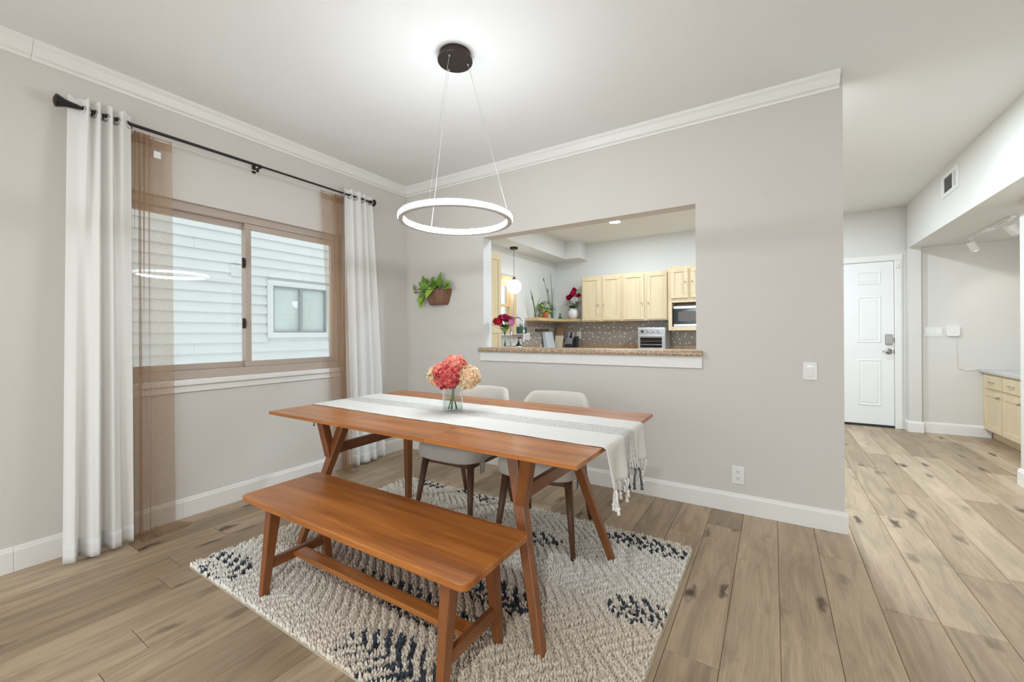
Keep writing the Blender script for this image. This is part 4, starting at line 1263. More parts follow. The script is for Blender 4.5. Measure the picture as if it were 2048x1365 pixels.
# ------------------------------------------------------------------ wall planter with trailing plant
def planter():
    t = thing('wall_planter', 'brown half round wall planter with a trailing green pothos', 'planter', (0.47, 0.0, 1.495))
    cx = 0.472
    def pot(u, v):
        a = PI*u
        w = 0.098 + (0.148-0.098)*v**0.7
        flute = 1 + 0.025*math.cos(a*10)
        return (cx - math.cos(a)*w*flute, -0.001 - math.sin(a)**0.7*w*0.85*flute, 1.495 + 0.145*v)
    m = MB().grid(pot, 41, 10)
    n = len(m.v)
    m.f.append(tuple(range(0, 41)))                    # base
    place('pot', m, M['pot_brown'], t, smooth=True, solid=0.005)
    def rim(u, v):
        a = PI*u; r = 0.148 + 0.006*math.cos(2*PI*v); z = 1.640 + 0.006*math.sin(2*PI*v)
        return (cx - math.cos(a)*r, -0.001 - math.sin(a)**0.7*r*0.85, z)
    place('rim', MB().grid(rim, 41, 9), M['pot_brown'], t, smooth=True)
    sm = MB()
    poly = [(cx - math.cos(PI*i/20)*0.140, -0.002 - math.sin(PI*i/20)**0.7*0.115) for i in range(21)]
    sm.prism(poly, 'Z', 1.60, 1.622); place('soil', sm, M['soil'], t)
    rnd = random.Random(3)
    ctr = Vector((cx, -0.06, 1.625))
    # leaves: base point, direction, length, width
    lv = [((0.52, -0.06, 1.68), (0.02, -0.15, 1), .11, .062), ((0.46, -0.05, 1.68), (-0.45, -0.2, .75), .08, .045), ((0.58, -0.06, 1.67), (.55, -.3, .35), .085, .06),
          ((0.55, -0.05, 1.68), (.2, -.35, .3), .07, .055), ((0.46, -0.10, 1.66), (0.05, -.75, -.55), .115, .07), ((0.42, -0.10, 1.655), (-.35, -.7, .1), .085, .06),
          ((0.38, -0.07, 1.66), (-.8, -.35, .1), .10, .06), ((0.36, -0.08, 1.66), (-.5, -.4, .55), .085, .055), ((0.33, -0.06, 1.69), (-.1, -.35, .7), .085, .06),
          ((0.34, -0.05, 1.71), (-.5, -.2, .6), .07, .05), ((0.40, -0.05, 1.72), (.3, -.2, .9), .05, .03), ((0.30, -0.06, 1.61), (-.2, -.45, -.7), .10, .065),
          ((0.27, -0.05, 1.59), (.05, -.35, -.9), .10, .06), ((0.44, -0.08, 1.69), (.3, -.5, .25), .075, .055), ((0.50, -0.08, 1.66), (.2, -.8, .0), .07, .05),
          ((0.15, -0.03, 1.665), (-.2, -.2, .8), .05, .028), ((0.17, -0.03, 1.63), (-.5, -.2, .3), .032, .02), ((0.22, -0.03, 1.57), (-.6, -.3, -.4), .038, .03),
          ((0.41, -0.05, 1.745), (.6, -.2, .6), .04, .022), ((0.35, -0.08, 1.62), (-.5, -.5, -.3), .07, .05), ((0.60, -0.08, 1.655), (.8, -.4, .05), .085, .06), ((0.48, -0.09, 1.675), (.1, -.7, .3), .07, .05), ((0.54, -0.09, 1.66), (.45, -.7, -.05), .07, .05)]
    for i, (p, d, ln, wd) in enumerate(lv):
        m = leaf_shape(MB(), p, d, (rnd.uniform(-.2, .2), -0.8, 0.5), ln*1.25, wd*1.35, 0.25, 0.3)
        lf = place('leaf', m, M['leaf_lt'] if i in (2, 4, 11, 12, 13) else M['leaf'], t, smooth=True)
        place('leaf_stalk', MB().tube([ctr + Vector(((p[0]-cx)*0.45, 0, 0)), (ctr+Vector(p))/2 + Vector((0, -0.01, 0.02)), p], [0.003, 0.0024, 0.0018], 6), M['stem'], lf, smooth=True)
    place('vine', MB().tube([(0.36, -0.07, 1.635), (0.30, -0.05, 1.645), (0.24, -0.035, 1.63), (0.19, -0.03, 1.625), (0.16, -0.03, 1.66)], 0.0022, 6), M['stem'], t, smooth=True)
planter()

# ------------------------------------------------------------------ outlet, dimmer and nail hook marks on the back wall
def outlet(name, lab, x0, x1, z0, z1, yf, parent=None):
    t = thing(name, lab, 'outlet', ((x0+x1)/2, yf, z0))
    place('cover_plate', MB().box(x0, x1, yf-0.006, yf, z0, z1), M['plastic'], t, bevel=0.003)
    xc = (x0+x1)/2; zc = (z0+z1)/2
    for s in (-1, 1):
        z = zc + s*0.022*(z1-z0)/0.118
        k = (z1-z0)/0.118
        r = place('receptacle', MB().rbox(xc-0.017*k, xc+0.017*k, 0, 0.002, z-0.014*k, z+0.014*k, 0.0009, 1), M['plastic'], t)
        r.data.transform(Matrix.Translation((0, yf-0.008, 0)))
        sl = MB().box(xc-0.008*k, xc-0.0055*k, yf-0.0085, yf-0.0078, z-0.003*k, z+0.007*k).box(xc+0.0055*k, xc+0.008*k, yf-0.0085, yf-0.0078, z-0.002*k, z+0.006*k)
        sl.cyl((xc, yf-0.0078, z-0.008*k), (xc, yf-0.0085, z-0.008*k), 0.0025*k, n=10)
        place('slots', sl, M['dark_slot'], r)
outlet('wall_outlet', 'white duplex outlet low on the greige wall above the baseboard', 3.058, 3.134, 0.190, 0.310, 0.0)

def dimmer():
    x0, x1, z0, z1 = 3.453, 3.527, 0.905, 1.016
    t = thing('dimmer_switch', 'white wall dimmer switch with tiny green lights on the greige wall', 'switch', ((x0+x1)/2, 0, z0))
    place('cover_plate', MB().box(x0, x1, -0.007, 0, z0, z1), M['plastic'], t, bevel=0.004)
    xc = (x0+x1)/2
    place('paddle', MB().prism([(-0.007, z0+0.022), (-0.009, z0+0.022), (-0.0115, z1-0.04), (-0.007, z1-0.04)], 'X', xc-0.016, xc+0.016), M['plastic'], t, bevel=0.001)
    M['led_green'] = glow('green_indicator', (0.75, 1.0, 0.85), 1.6)
    for i in range(4):
        xx = xc - 0.009 + i*0.006
        place('indicator_light', MB().box(xx-0.0016, xx+0.0016, -0.0082, -0.006, z1-0.028, z1-0.024), M['led_green'], t)
dimmer()
tag(place('wall_nail', MB().cyl((3.262, 0, 2.096), (3.262, -0.008, 2.096), 0.003, n=8), M['nickel']), 'tiny nail head in the greige wall right of the kitchen opening', 'nail')

# ------------------------------------------------------------------ kitchen
def cab_door(parent, x0, x1, z0, z1, yf, knob=None, name='door', knob_r=0.011):
    """frame-and-panel door on a front facing -Y"""
    fw = min(0.055, (x1-x0)*0.25)
    m = MB()
    m.box(x0, x1, yf-0.022, yf, z1-fw, z1); m.box(x0, x1, yf-0.022, yf, z0, z0+fw)
    m.box(x0, x0+fw, yf-0.022, yf, z0+fw, z1-fw); m.box(x1-fw, x1, yf-0.022, yf, z0+fw, z1-fw)
    d = place(name, m, M['maple'], parent, bevel=0.004)
    place('door_panel', MB().box(x0+fw-0.002, x1-fw+0.002, yf-0.010, yf-0.002, z0+fw-0.002, z1-fw+0.002), M['maple'], d)
    if knob:
        kx, kz = knob
        k = MB(); vs = []
        prof = [(0.004, 0.0), (0.004, 0.010), (knob_r*0.8, 0.014), (knob_r, 0.020), (knob_r*0.8, 0.026), (0.0001, 0.028)]
        n = 14
        for r, h in prof:
            for j in range(n):
                a = 2*PI*j/n; vs.append((kx+r*math.cos(a), yf-0.022-h, kz+r*math.sin(a)))
        k.add(vs, [(i*n+j, i*n+(j+1) % n, (i+1)*n+(j+1) % n, (i+1)*n+j) for i in range(len(prof)-1) for j in range(n)])
        place('knob', k, M['nickel'], d, smooth=True)
    return d

def upper_cab(lab, x0, x1, d0, d1, mid):
    t = thing('upper_cabinet', lab, 'cabinet', ((x0+x1)/2, 3.6, 1.395), 'maple upper cabinets on the kitchen back wall')
    yf = 3.285
    place('cabinet_body', MB().box(x0, x1, yf, 3.598, 1.393, 2.135), M['maple'], t, bevel=0.002)
    m0, m1 = mid
    cab_door(t, d0, m0, 1.412, 2.112, yf, (m0-0.025, 1.66))
    cab_door(t, m1, d1, 1.412, 2.112, yf, (m1+0.025, 1.66))
upper_cab('maple wall cabinet with two doors next to the corner shelf', 0.622, 1.298, 0.64, 1.278, (0.938, 0.985))
upper_cab('maple wall cabinet with two doors next to the microwave cabinet', 1.299, 2.005, 1.322, 1.978, (1.640, 1.685))

def micro_cab():
    x0, x1 = 2.008, 2.72
    yf = 3.2
    t = thing('microwave_cabinet', 'maple wall cabinet with a microwave niche below its two doors', 'cabinet', ((x0+x1)/2, 3.6, 1.235))
    m = MB()
    m.box(x0, x0+0.05, yf, 3.590, 1.235, 2.165); m.box(x1-0.05, x1, yf, 3.590, 1.235, 2.165)
    m.box(x0+0.05, x1-0.05, yf, 3.590, 1.64, 2.165); m.box(x0+0.05, x1-0.05, yf, 3.590, 1.235, 1.292)
    m.box(x0+0.05, x1-0.05, 3.57, 3.590, 1.292, 1.64)
    place('cabinet_body', m, M['maple'], t, bevel=0.003)
    cab_door(t, 2.045, 2.275, 1.70, 2.13, yf, (2.25, 1.93))
    cab_door(t, 2.315, 2.545, 1.70, 2.13, yf, (2.34, 1.93))
    mw = thing('microwave_oven', 'silver and black microwave oven in the maple cabinet niche', 'microwave', (2.36, yf, 1.293))
    a0, a1, z0, z1 = 2.078, 2.62, 1.293, 1.588
    place('casing', MB().box(a0, a1, yf+0.03, 3.56, z0, z1), M['steel'], mw, bevel=0.006)
    M['black_glass'] = plain('black_glass', (26, 27, 30), 0.12, var=0.05)
    M['mw_window'] = plain('grey_mesh_window', (92, 84, 82), 0.3, var=0.1, vscale=60)
    d = place('oven_door', MB().box(a0, 2.53, yf+0.012, yf+0.03, z0+0.035, z1-0.04), M['black_glass'], mw, bevel=0.004)
    place('door_window', MB().box(a0+0.065, 2.49, yf+0.009, yf+0.0125, z0+0.075, z1-0.08), M['mw_window'], d)
    place('trim_bar', MB().box(a0, a1, yf+0.008, yf+0.03, z1-0.04, z1).box(a0, a1, yf+0.008, yf+0.03, z0, z0+0.035), M['steel'], mw, bevel=0.004)
    place('control_panel', MB().box(2.53, a1, yf+0.012, yf+0.03, z0+0.035, z1-0.04), M['black_glass'], mw)
micro_cab()

# base run and worktops (mostly below the bar, seen only over its edge)
def base_run():
    t = thing('back_worktop', 'granite worktop along the kitchen back wall under the maple cabinets', 'worktop', (1.6, 3.3, 0.87))
    place('slab', MB().box(0.0, 3.2, 2.95, 3.6, 0.872, 0.910), M['granite'], t, bevel=0.005)
    place('upstand', MB().box(0.0, 3.2, 3.578, 3.6, 0.910, 1.022), M['granite'], t)
    t2 = thing('side_worktop', 'granite worktop under the kitchen window by the tall cabinet', 'worktop', (0.3, 2.1, 0.87))
    place('slab', MB().box(0.0, 0.64, 1.335, 2.949, 0.872, 0.910), M['granite'], t2, bevel=0.005)
    place('upstand', MB().box(0.0, 0.022, 1.335, 2.949, 0.910, 1.022), M['granite'], t2)
    t3 = thing('sink_worktop', 'granite worktop with sink just behind the raised bar', 'worktop', (1.8, 0.45, 0.87))
    place('slab', MB().box(0.34, 2.9, 0.131, 0.76, 0.872, 0.910), M['granite'], t3, bevel=0.005)
    for i in range(4):
        a = 0.66 + i*0.63
        u = thing('base_cabinet', ['first', 'second', 'third', 'fourth'][i] + ' maple base cabinet from the corner, below the back worktop', 'cabinet', (a+0.3, 3.3, 0.0), 'base cabinets under the back worktop')
        place('cabinet_body', MB().box(a, a+0.625, 3.02, 3.598, 0.0, 0.871), M['maple'], u)
        cab_door(u, a+0.02, a+0.605, 0.12, 0.84, 3.02)
    u = thing('corner_cabinet', 'maple corner base cabinet under the side worktop', 'cabinet', (0.3, 2.4, 0.0))
    place('cabinet_body', MB().box(0.001, 0.60, 1.336, 3.598, 0.0, 0.871), M['maple'], u)
    cab_door(u, 0.605, 0.606, 0.12, 0.84, 3.02) if False else None
    u = thing('sink_cabinet', 'maple sink base cabinet behind the half wall', 'cabinet', (1.6, 0.4, 0.0))
    place('cabinet_body', MB().box(0.36, 2.88, 0.131, 0.70, 0.0, 0.871), M['maple'], u)
base_run()
struct('backsplash_back', MB().box(0.0, 3.2, 3.592, 3.6, 1.022, 1.392), M['splash'])
struct('backsplash_left', MB().box(0.0, 0.008, 2.46, 3.592, 1.022, 1.392), M['splash'])

# corner shelf
def corner_shelf():
    t = thing('corner_shelf', 'L shaped maple wall shelf in the kitchen corner holding plants', 'shelf', (0.2, 3.2, 1.405))
    place('shelf_board', MB().box(0.0, 0.245, 2.49, 3.6, 1.405, 1.450), M['maple_x'], t, bevel=0.002)
    place('shelf_board', MB().box(0.2455, 0.621, 3.35, 3.6, 1.405, 1.450), M['maple_x'], t, bevel=0.002)
corner_shelf()
SZ = 1.4505

# tall cabinet at the left of the opening
def tall_cab():
    t = thing('tall_cabinet', 'tall maple pantry cabinet at the left edge of the kitchen opening', 'cabinet', (0.16, 0.73, 0))
    place('cabinet_body', MB().box(0.001, 0.32, 0.14, 1.333, 0.0, 2.24), M['maple'], t, bevel=0.003)
    for (z0, z1) in ((0.12, 1.27), (1.32, 2.20)):
        for (y0, y1) in ((0.17, 0.72), (0.75, 1.30)):
            m = MB(); fw = 0.06; x = 0.32
            m.box(x, x+0.019, y0, y1, z1-fw, z1); m.box(x, x+0.019, y0, y1, z0, z0+fw)
            m.box(x, x+0.019, y0, y0+fw, z0+fw, z1-fw); m.box(x, x+0.019, y1-fw, y1, z0+fw, z1-fw)
            d = place('door', m, M['maple'], t, bevel=0.004)
            place('door_panel', MB().box(x+0.003, x+0.010, y0+fw-0.002, y1-fw+0.002, z0+fw-0.002, z1-fw+0.002), M['maple'], d)
            place('knob', MB().sphere((x+0.032, y1-0.03 if y0 < 0.5 else y0+0.03, (z0+0.12) if z0 > 1 else z1-0.12), 0.011, 12, 8), M['nickel'], d, smooth=True)
tall_cab()

# kitchen window
def kitchen_window():
    y0, y1, z0, z1 = 1.2, 2.13, 1.2, 1.98
    c = MB(); w = 0.075
    for a in ((y0-w, y1+w, z1, z1+w), (y0-w, y0, z0, z1), (y1, y1+w, z0, z1)):
        c.box(0.0, 0.018, *a)
    wn = struct('window_2', c, M['oak_frame'], bevel=0.003)
    f = MB()
    zm = 1.62
    for a in ((y0, y1, z1-0.03, z1), (y0, y1, z0, z0+0.03), (y0, y0+0.035, z0, z1), (y1-0.035, y1, z0, z1)):
        f.box(-0.10, -0.02, *a)
    place('window_frame', f, M['oak_frame'], wn, bevel=0.003)
    for (a, bb, x) in ((zm-0.02, z1-0.03, -0.075), (z0+0.03, zm+0.02, -0.045)):
        s = MB()
        ya, yb = y0+0.035, y1-0.035
        s.box(x, x+0.028, ya, yb, bb-0.04, bb); s.box(x, x+0.028, ya, yb, a, a+0.04)
        s.box(x, x+0.028, ya, ya+0.04, a+0.04, bb-0.04); s.box(x, x+0.028, yb-0.04, yb, a+0.04, bb-0.04)
        so = place('sash', s, M['oak_frame'], wn, bevel=0.003)
        place('pane', MB().box(x+0.012, x+0.016, ya+0.04, yb-0.04, a+0.04, bb-0.04), M['glass'], so)
    struct('window_sill_kitchen', MB().box(-0.02, 0.115, y0-0.09, 2.44, 1.178, 1.2), M['trim'], bevel=0.004)
kitchen_window()

# lamps
def globe():
    cx, cy = 0.125, 1.965
    zc = 1.885
    t = thing('globe_pendant', 'white glass globe pendant on a black cord by the kitchen window', 'pendant lamp', (cx, cy, 2.455))
    place('canopy', MB().lathe([(0, -0.028), (0.055, -0.028), (0.058, -0.024), (0.058, 0), (0, 0)], (cx, cy, 2.455), 28, closed=True), M['black'], t)
    place('cord', MB().cyl((cx, cy, 2.43), (cx, cy, 2.0), 0.003, n=8), M['black'], t)
    place('socket', MB().lathe([(0.03, 1.985-zc), (0.03, 1.995-zc), (0.012, 2.005-zc), (0.008, 2.03-zc), (0, 2.03-zc)], (cx, cy, zc), 20), M['black'], t)
    M['globe'] = glow('lit_opal_glass', (0.97, 0.98, 1.0), 6.0)
    place('globe_shade', MB().sphere((cx, cy, zc), 0.105, 28, 18), M['globe'], t, smooth=True)
globe()

def can_light(lab, x, y, z, power, color, strength, group='recessed ceiling lights', r=0.075, blend=180):
    t = thing('recessed_light', lab, 'ceiling light', (x, y, z), group)
    m = MB(); n = 32; vs = []
    prof = [(r+0.018, 0.0), (r+0.016, -0.006), (r, -0.006), (r, 0.0)]
    for i in range(n):
        a = 2*PI*i/n
        for rr, h in prof: vs.append((x+rr*math.cos(a), y+rr*math.sin(a), z+h))
    m.add(vs, [(i*4+j, ((i+1) % n)*4+j, ((i+1) % n)*4+(j+1) % 4, i*4+(j+1) % 4) for i in range(n) for j in range(4)])
    place('trim_ring', m, M['plastic'], t)
    key = 'lens_%d' % int(strength*10)
    if key not in MATS: glow(key, color, strength)
    place('lens', MB().lathe([(0, -0.003), (r, -0.003), (r, 0.0), (0, 0)], (x, y, z), n, closed=True), MATS[key], t)
    l = area_light('recessed_lamp', (x, y, z-0.008), (0, 0, 0), r*2, r*2, power, color, 'DISK', blend)
    l.parent = t; l.location = (0, 0, -0.008)
COOL = (0.74, 0.88, 1.0)
can_light('round recessed ceiling light above the kitchen worktops', 1.455, 2.48, H, 17, (0.80, 0.91, 1.0), 12)
can_light('added unseen ceiling light behind the header of the kitchen opening', 1.7, 0.95, H, 9, (0.80, 0.91, 1.0), 12)  # added out of view to brighten the kitchen and its ceiling
can_light('round recessed ceiling light over the passage between kitchen and hall', 3.46, 2.48, H, 25, COOL, 12)
can_light('added unseen ceiling light behind the end of the greige wall', 3.56, 0.78, H, 58, COOL, 12)  # added behind the wall for stronger cool light on the near hall floor
can_light('added unseen ceiling light in the living area behind the camera, window side', 1.3, -4.3, H, 6, (0.90, 0.955, 1.0), 12)  # added fill for the dining floor and rug, never in view
can_light('added unseen ceiling light in the living area behind the camera, hall side', 3.3, -4.0, H, 34, (0.90, 0.955, 1.0), 12)  # second added fill, brightens the floor and rug from behind the camera

# small kitchen things -------------------------------------------------
def flower_blob(parent, c, r, ca, cb, rnd, nf=26, size=0.02, name='blossom'):
    mb = MB(); cols = []
    for i in range(nf):
        z = 1-2*(i+0.5)/nf; a = i*2.39996
        d = Vector((math.sqrt(1-z*z)*math.cos(a), math.sqrt(1-z*z)*math.sin(a), z))
        floret(mb, cols, Vector(c)+d*r*rnd.uniform(.7, 1), d+Vector((0, 0, .3)), size, ca, cb, rnd, 5)
    return tinted(name, mb, cols, M['petal'], parent)

def bar_flowers():
    vx, vy, z = 1.195, 0.075, 1.0755
    v = thing('bouquet_vase', 'tall clear glass vase of red flowers on the bar counter', 'vase', (vx, vy, z))
    place('glass_body', MB().lathe([(0, 0), (0.036, 0), (0.038, 0.004), (0.034, 0.06), (0.031, 0.105), (0.040, 0.165), (0.038, 0.165), (0.029, 0.105), (0.032, 0.06), (0.035, 0.010), (0, 0.008)], (vx, vy, z), 28, closed=True), M['clear'], v, smooth=True)
    rnd = random.Random(8)
    red, plum, pink = lin((206, 32, 62)), lin((128, 32, 74)), lin((226, 150, 190))
    spots = [(-0.075, -0.03, .245, red, plum), (-0.03, -0.05, .235, red, red), (-0.055, 0.02, .275, plum, red), (0.0, 0.0, .285, plum, pink), (0.035, -0.03, .275, red, plum),
             (0.07, 0.01, .255, pink, plum), (0.085, -0.02, .225, pink, pink), (0.03, 0.04, .265, plum, red), (-0.02, 0.05, .265, red, plum)]
    for i, (dx, dy, dz, a, b_) in enumerate(spots):
        lab = ['red carnation leaning farthest left in the bar bouquet', 'bright red carnation low at the front of the bar bouquet',
               'plum carnation at the upper left of the bar bouquet', 'plum and pink carnation topmost in the bar bouquet',
               'red carnation just right of the topmost one in the bar bouquet', 'pink and plum carnation at the upper right of the bar bouquet',
               'pale pink carnation lowest on the right of the bar bouquet', 'plum carnation behind the right side of the bar bouquet',
               'red carnation at the back of the bar bouquet'][i]
        t = thing('carnation', lab, 'flower', (vx, vy, z+0.01), 'carnations in the bar bouquet')
        flower_blob(t, (vx+dx, vy+dy, z+dz), 0.026, a, b_, rnd, 24, 0.016)
        place('stem', MB().tube([(vx-dx*0.12, vy-dy*0.12, z+0.012), (vx+dx*0.1, vy+dy*0.1, z+0.14), (vx+dx, vy+dy, z+dz)], 0.0025, 6), M['stem'], t, smooth=True)
        for q in range(2):
            m = leaf_shape(MB(), (vx+dx*.35, vy+dy*.35, z+0.165+0.02*q), (dx*8+rnd.uniform(-.4, .4), dy*8-0.2+rnd.uniform(-.4, .4), 0.5), (0, 0, 1), 0.06, 0.028, 0.3, 0.0)
            place('leaf', m, M['leaf_dk'] if q else M['leaf'], t, smooth=True)
bar_flowers()

def faucet():
    y = 0.62; x0, x1 = 0.915, 1.075
    t = thing('kitchen_faucet', 'tall chrome arched spring faucet behind the bar counter', 'faucet', (x0, y, 0.91))
    place('riser', MB().cyl((x0, y, 0.91), (x0, y, 1.22), 0.012, n=14), M['steel'], t, smooth=True)
    pts = [(x0, y, 1.22)] + [(x0+(x1-x0)*(0.5-0.5*math.cos(PI*i/10)), y, 1.29+0.085*math.sin(PI*i/10)) for i in range(11)] + [(x1, y, 1.22)]
    place('spring_hose', MB().tube(pts, 0.0085, 10), M['steel'], t, smooth=True)
    place('spray_head', MB().tube([(x1, y, 1.24), (x1, y, 1.12), (x1, y, 1.07)], [0.010, 0.014, 0.015], 12), M['steel'], t, smooth=True)
    place('support_arm', MB().cyl((x0, y, 1.19), (x1, y, 1.19), 0.006, n=10), M['steel'], t)
    place('base_flange', MB().lathe([(0.026, 0), (0.026, 0.01), (0.014, 0.016)], (x0, y, 0.91), 18), M['steel'], t)
faucet()

def soap():
    x, y, z = 1.025, 0.60, 0.9105
    t = thing('soap_bottle', 'white soap bottle with a black pump top behind the bar', 'bottle', (x, y, z))
    k = 1.0
    place('bottle_body', MB().lathe([(0, 0), (0.034, 0), (0.036, 0.006), (0.036, 0.155), (0.030, 0.172), (0.014, 0.178)], (x, y, z), 22), M['ceramic'], t, smooth=True)
    m = MB().lathe([(0.036, 0.150), (0.032, 0.172), (0.014, 0.186), (0.011, 0.205), (0.005, 0.21), (0.005, 0.245)], (x, y, z), 18)
    m.box(x-0.006, x+0.034, y-0.006, y+0.006, z+0.243, z+0.254)
    place('pump', m, M['black'], t)
soap()

def outlet_left(name, lab, y0, y1, z0, z1, rockers):
    t = thing(name, lab, 'switch', (0.008, (y0+y1)/2, z0))
    place('cover_plate', MB().box(0.008, 0.014, y0, y1, z0, z1), M['plastic'], t, bevel=0.003)
    for i in range(rockers):
        yc = y0 + (y1-y0)*(i+0.5)/rockers
        place('rocker', MB().box(0.014, 0.018, yc-0.016, yc+0.016, (z0+z1)/2-0.032, (z0+z1)/2+0.032), M['plastic'], t, bevel=0.002)
outlet_left('switch_plate', 'white double switch plate on the backsplash by the kitchen window', 2.462, 2.62, 1.105, 1.222, 2)
outlet('kitchen_outlet', 'white outlet on the dotted backsplash beside the knife block', 0.402, 0.482, 1.110, 1.232, 3.592)

def rail():
    t = thing('knife_rail', 'dark wooden magnetic knife rail under the corner shelf', 'knife rail', (0.008, 3.0, 1.24))
    M['dark_wood'] = wood('dark_walnut', (66, 44, 36), (96, 66, 52), 'Y', 0.45)
    place('rail_bar', MB().box(0.008, 0.026, 2.80, 3.26, 1.236, 1.276), M['dark_wood'], t, bevel=0.003)
    place('magnet_strip', MB().box(0.026, 0.0275, 2.81, 3.25, 1.250, 1.262), M['nickel'], t)
rail()

M['board_w'] = plain('white_cutting_board', (218, 226, 230), 0.5)
M['board_b'] = wood('brown_board', (168, 134, 92), (192, 160, 118), 'Z', 0.5, 0.8)
M['board_l'] = wood('pale_board', (214, 198, 168), (228, 214, 190), 'Z', 0.5, 0.8)
def leaner(name, lab, x0, x1, ztop, ybase, ytop, th, mat, hole=False):
    m = MB()
    vs = [(x0, ybase, 0.9105), (x1, ybase, 0.9105), (x1, ybase+th, 0.9105), (x0, ybase+th, 0.9105),
          (x0, ytop, ztop), (x1, ytop, ztop), (x1, ytop+th, ztop), (x0, ytop+th, ztop)]
    m.add(vs, [(0, 3, 2, 1), (4, 5, 6, 7), (0, 1, 5, 4), (1, 2, 6, 5), (2, 3, 7, 6), (3, 0, 4, 7)])
    return tag(place(name, m, mat, bevel=0.006, bseg=3), lab, 'cutting board')
leaner('cutting_board', 'large brown wooden cutting board leaning under the corner shelf', 0.035, 0.185, 1.325, 3.40, 3.55, 0.02, M['board_b'])
leaner('cutting_board', 'pale wooden cutting board in front of the brown one', 0.085, 0.24, 1.165, 3.33, 3.375, 0.02, M['board_l'])
def wb():
    # white board standing against the left wall, edge towards the room
    m = MB().add([(0.06, 3.02, 0.9105), (0.14, 3.02, 0.9105), (0.14, 3.30, 0.9105), (0.06, 3.30, 0.9105), (0.012, 3.02, 1.235), (0.075, 3.02, 1.235), (0.075, 3.30, 1.235), (0.012, 3.30, 1.235)],
                 [(0, 3, 2, 1), (4, 5, 6, 7), (0, 1, 5, 4), (1, 2, 6, 5), (2, 3, 7, 6), (3, 0, 4, 7)])
    tag(place('cutting_board', m, M['board_w'], bevel=0.006), 'white plastic cutting board leaning beneath the knife rail', 'cutting board')
wb()

def knife_block():
    x, y, z = 0.40, 3.30, 0.9105
    t = thing('knife_block', 'black knife block full of steel handled knives on the worktop', 'knife block', (x, y, z))
    M['blk'] = plain('black_block', (38, 38, 40), 0.5)
    m = MB().prism([(y-0.07, z), (y+0.09, z), (y+0.13, z+0.24), (y+0.01, z+0.20)], 'X', x-0.075, x+0.065)
    m.prism([(y+0.02, z), (y+0.10, z), (y+0.16, z+0.24), (y+0.10, z+0.24)], 'X', x+0.067, x+0.095)
    place('block_body', m, M['blk'], t, bevel=0.004)
    d = Vector((0, 0.35, 1)).normalized()
    for i in range(6):
        p = Vector((x-0.062+i*0.021, y-0.03, z+0.11)); a = p - Vector((0, 0.012, 0))
        place('knife', MB().beam(a, a+d*0.11, 0.010, 0.016, side=(0, 1, 0)), M['steel'], t, bevel=0.002)
    for i in range(3):
        p = Vector((x-0.052+i*0.045, y+0.045, z+0.20))
        k = place('knife', MB().beam(p, p+d*0.115, 0.018, 0.024, side=(0, 1, 0)), M['blk'] if i == 1 else M['steel'], t, bevel=0.003)
knife_block()

def toaster():
    x0, x1, z0, z1, yf = 1.585, 1.985, 0.930, 1.282, 3.10
    t = thing('toaster_oven', 'silver countertop toaster oven with four knobs under the cabinets', 'toaster oven', ((x0+x1)/2, 3.3, 0.9105))
    place('casing', MB().box(x0, x1, yf, 3.46, z0, z1), M['steel'], t, bevel=0.012, bseg=3)
    place('foot', MB().box(x0+0.03, x0+0.06, yf+0.03, yf+0.06, 0.9105, z0+0.01).box(x1-0.06, x1-0.03, yf+0.03, yf+0.06, 0.9105, z0+0.01).box(x0+0.03, x0+0.06, 3.38, 3.41, 0.9105, z0+0.01).box(x1-0.06, x1-0.03, 3.38, 3.41, 0.9105, z0+0.01), M['blk'], t)
    d = MB()
    for a in ((x0+0.012, x1-0.012, 1.135, 1.175), (x0+0.012, x1-0.012, 0.945, 0.985), (x0+0.012, x0+0.045, 0.985, 1.135), (x1-0.045, x1-0.012, 0.985, 1.135)):
        d.box(a[0], a[1], yf-0.02, yf-0.001, a[2], a[3])
    dr = place('oven_door', d, M['steel'], t, bevel=0.003)
    place('door_glass', MB().box(x0+0.045, x1-0.045, yf-0.010, yf-0.004, 0.985, 1.135), M['black_glass'], dr)
    place('door_handle', MB().cyl((x0+0.05, yf-0.045, 1.158), (x1-0.05, yf-0.045, 1.158), 0.007, n=10).cyl((x0+0.07, yf-0.045, 1.158), (x0+0.07, yf-0.02, 1.158), 0.005).cyl((x1-0.07, yf-0.045, 1.158), (x1-0.07, yf-0.02, 1.158), 0.005), M['steel'], dr)
    for i in range(2):
        place('rack_bar', MB().cyl((x0+0.05, yf-0.012, 1.03+i*0.05), (x1-0.05, yf-0.012, 1.03+i*0.05), 0.0025, n=6), M['nickel'], dr)
    place('control_strip', MB().box(x0+0.01, x1-0.01, yf-0.006, yf, 1.185, 1.265), M['steel'], t, bevel=0.002)
    for i in range(4):
        xx = x0+0.075+i*0.075
        place('knob', MB().cyl((xx, yf-0.004, 1.225), (xx, yf-0.03, 1.225), 0.021, 0.018, n=18), M['bronze'] if i == 0 else M['nickel'], t, bevel=0.002)
    place('power_light', MB().cyl((x0+0.365, yf-0.005, 1.225), (x0+0.365, yf-0.010, 1.225), 0.006, n=10), M['nickel'], t)
toaster()

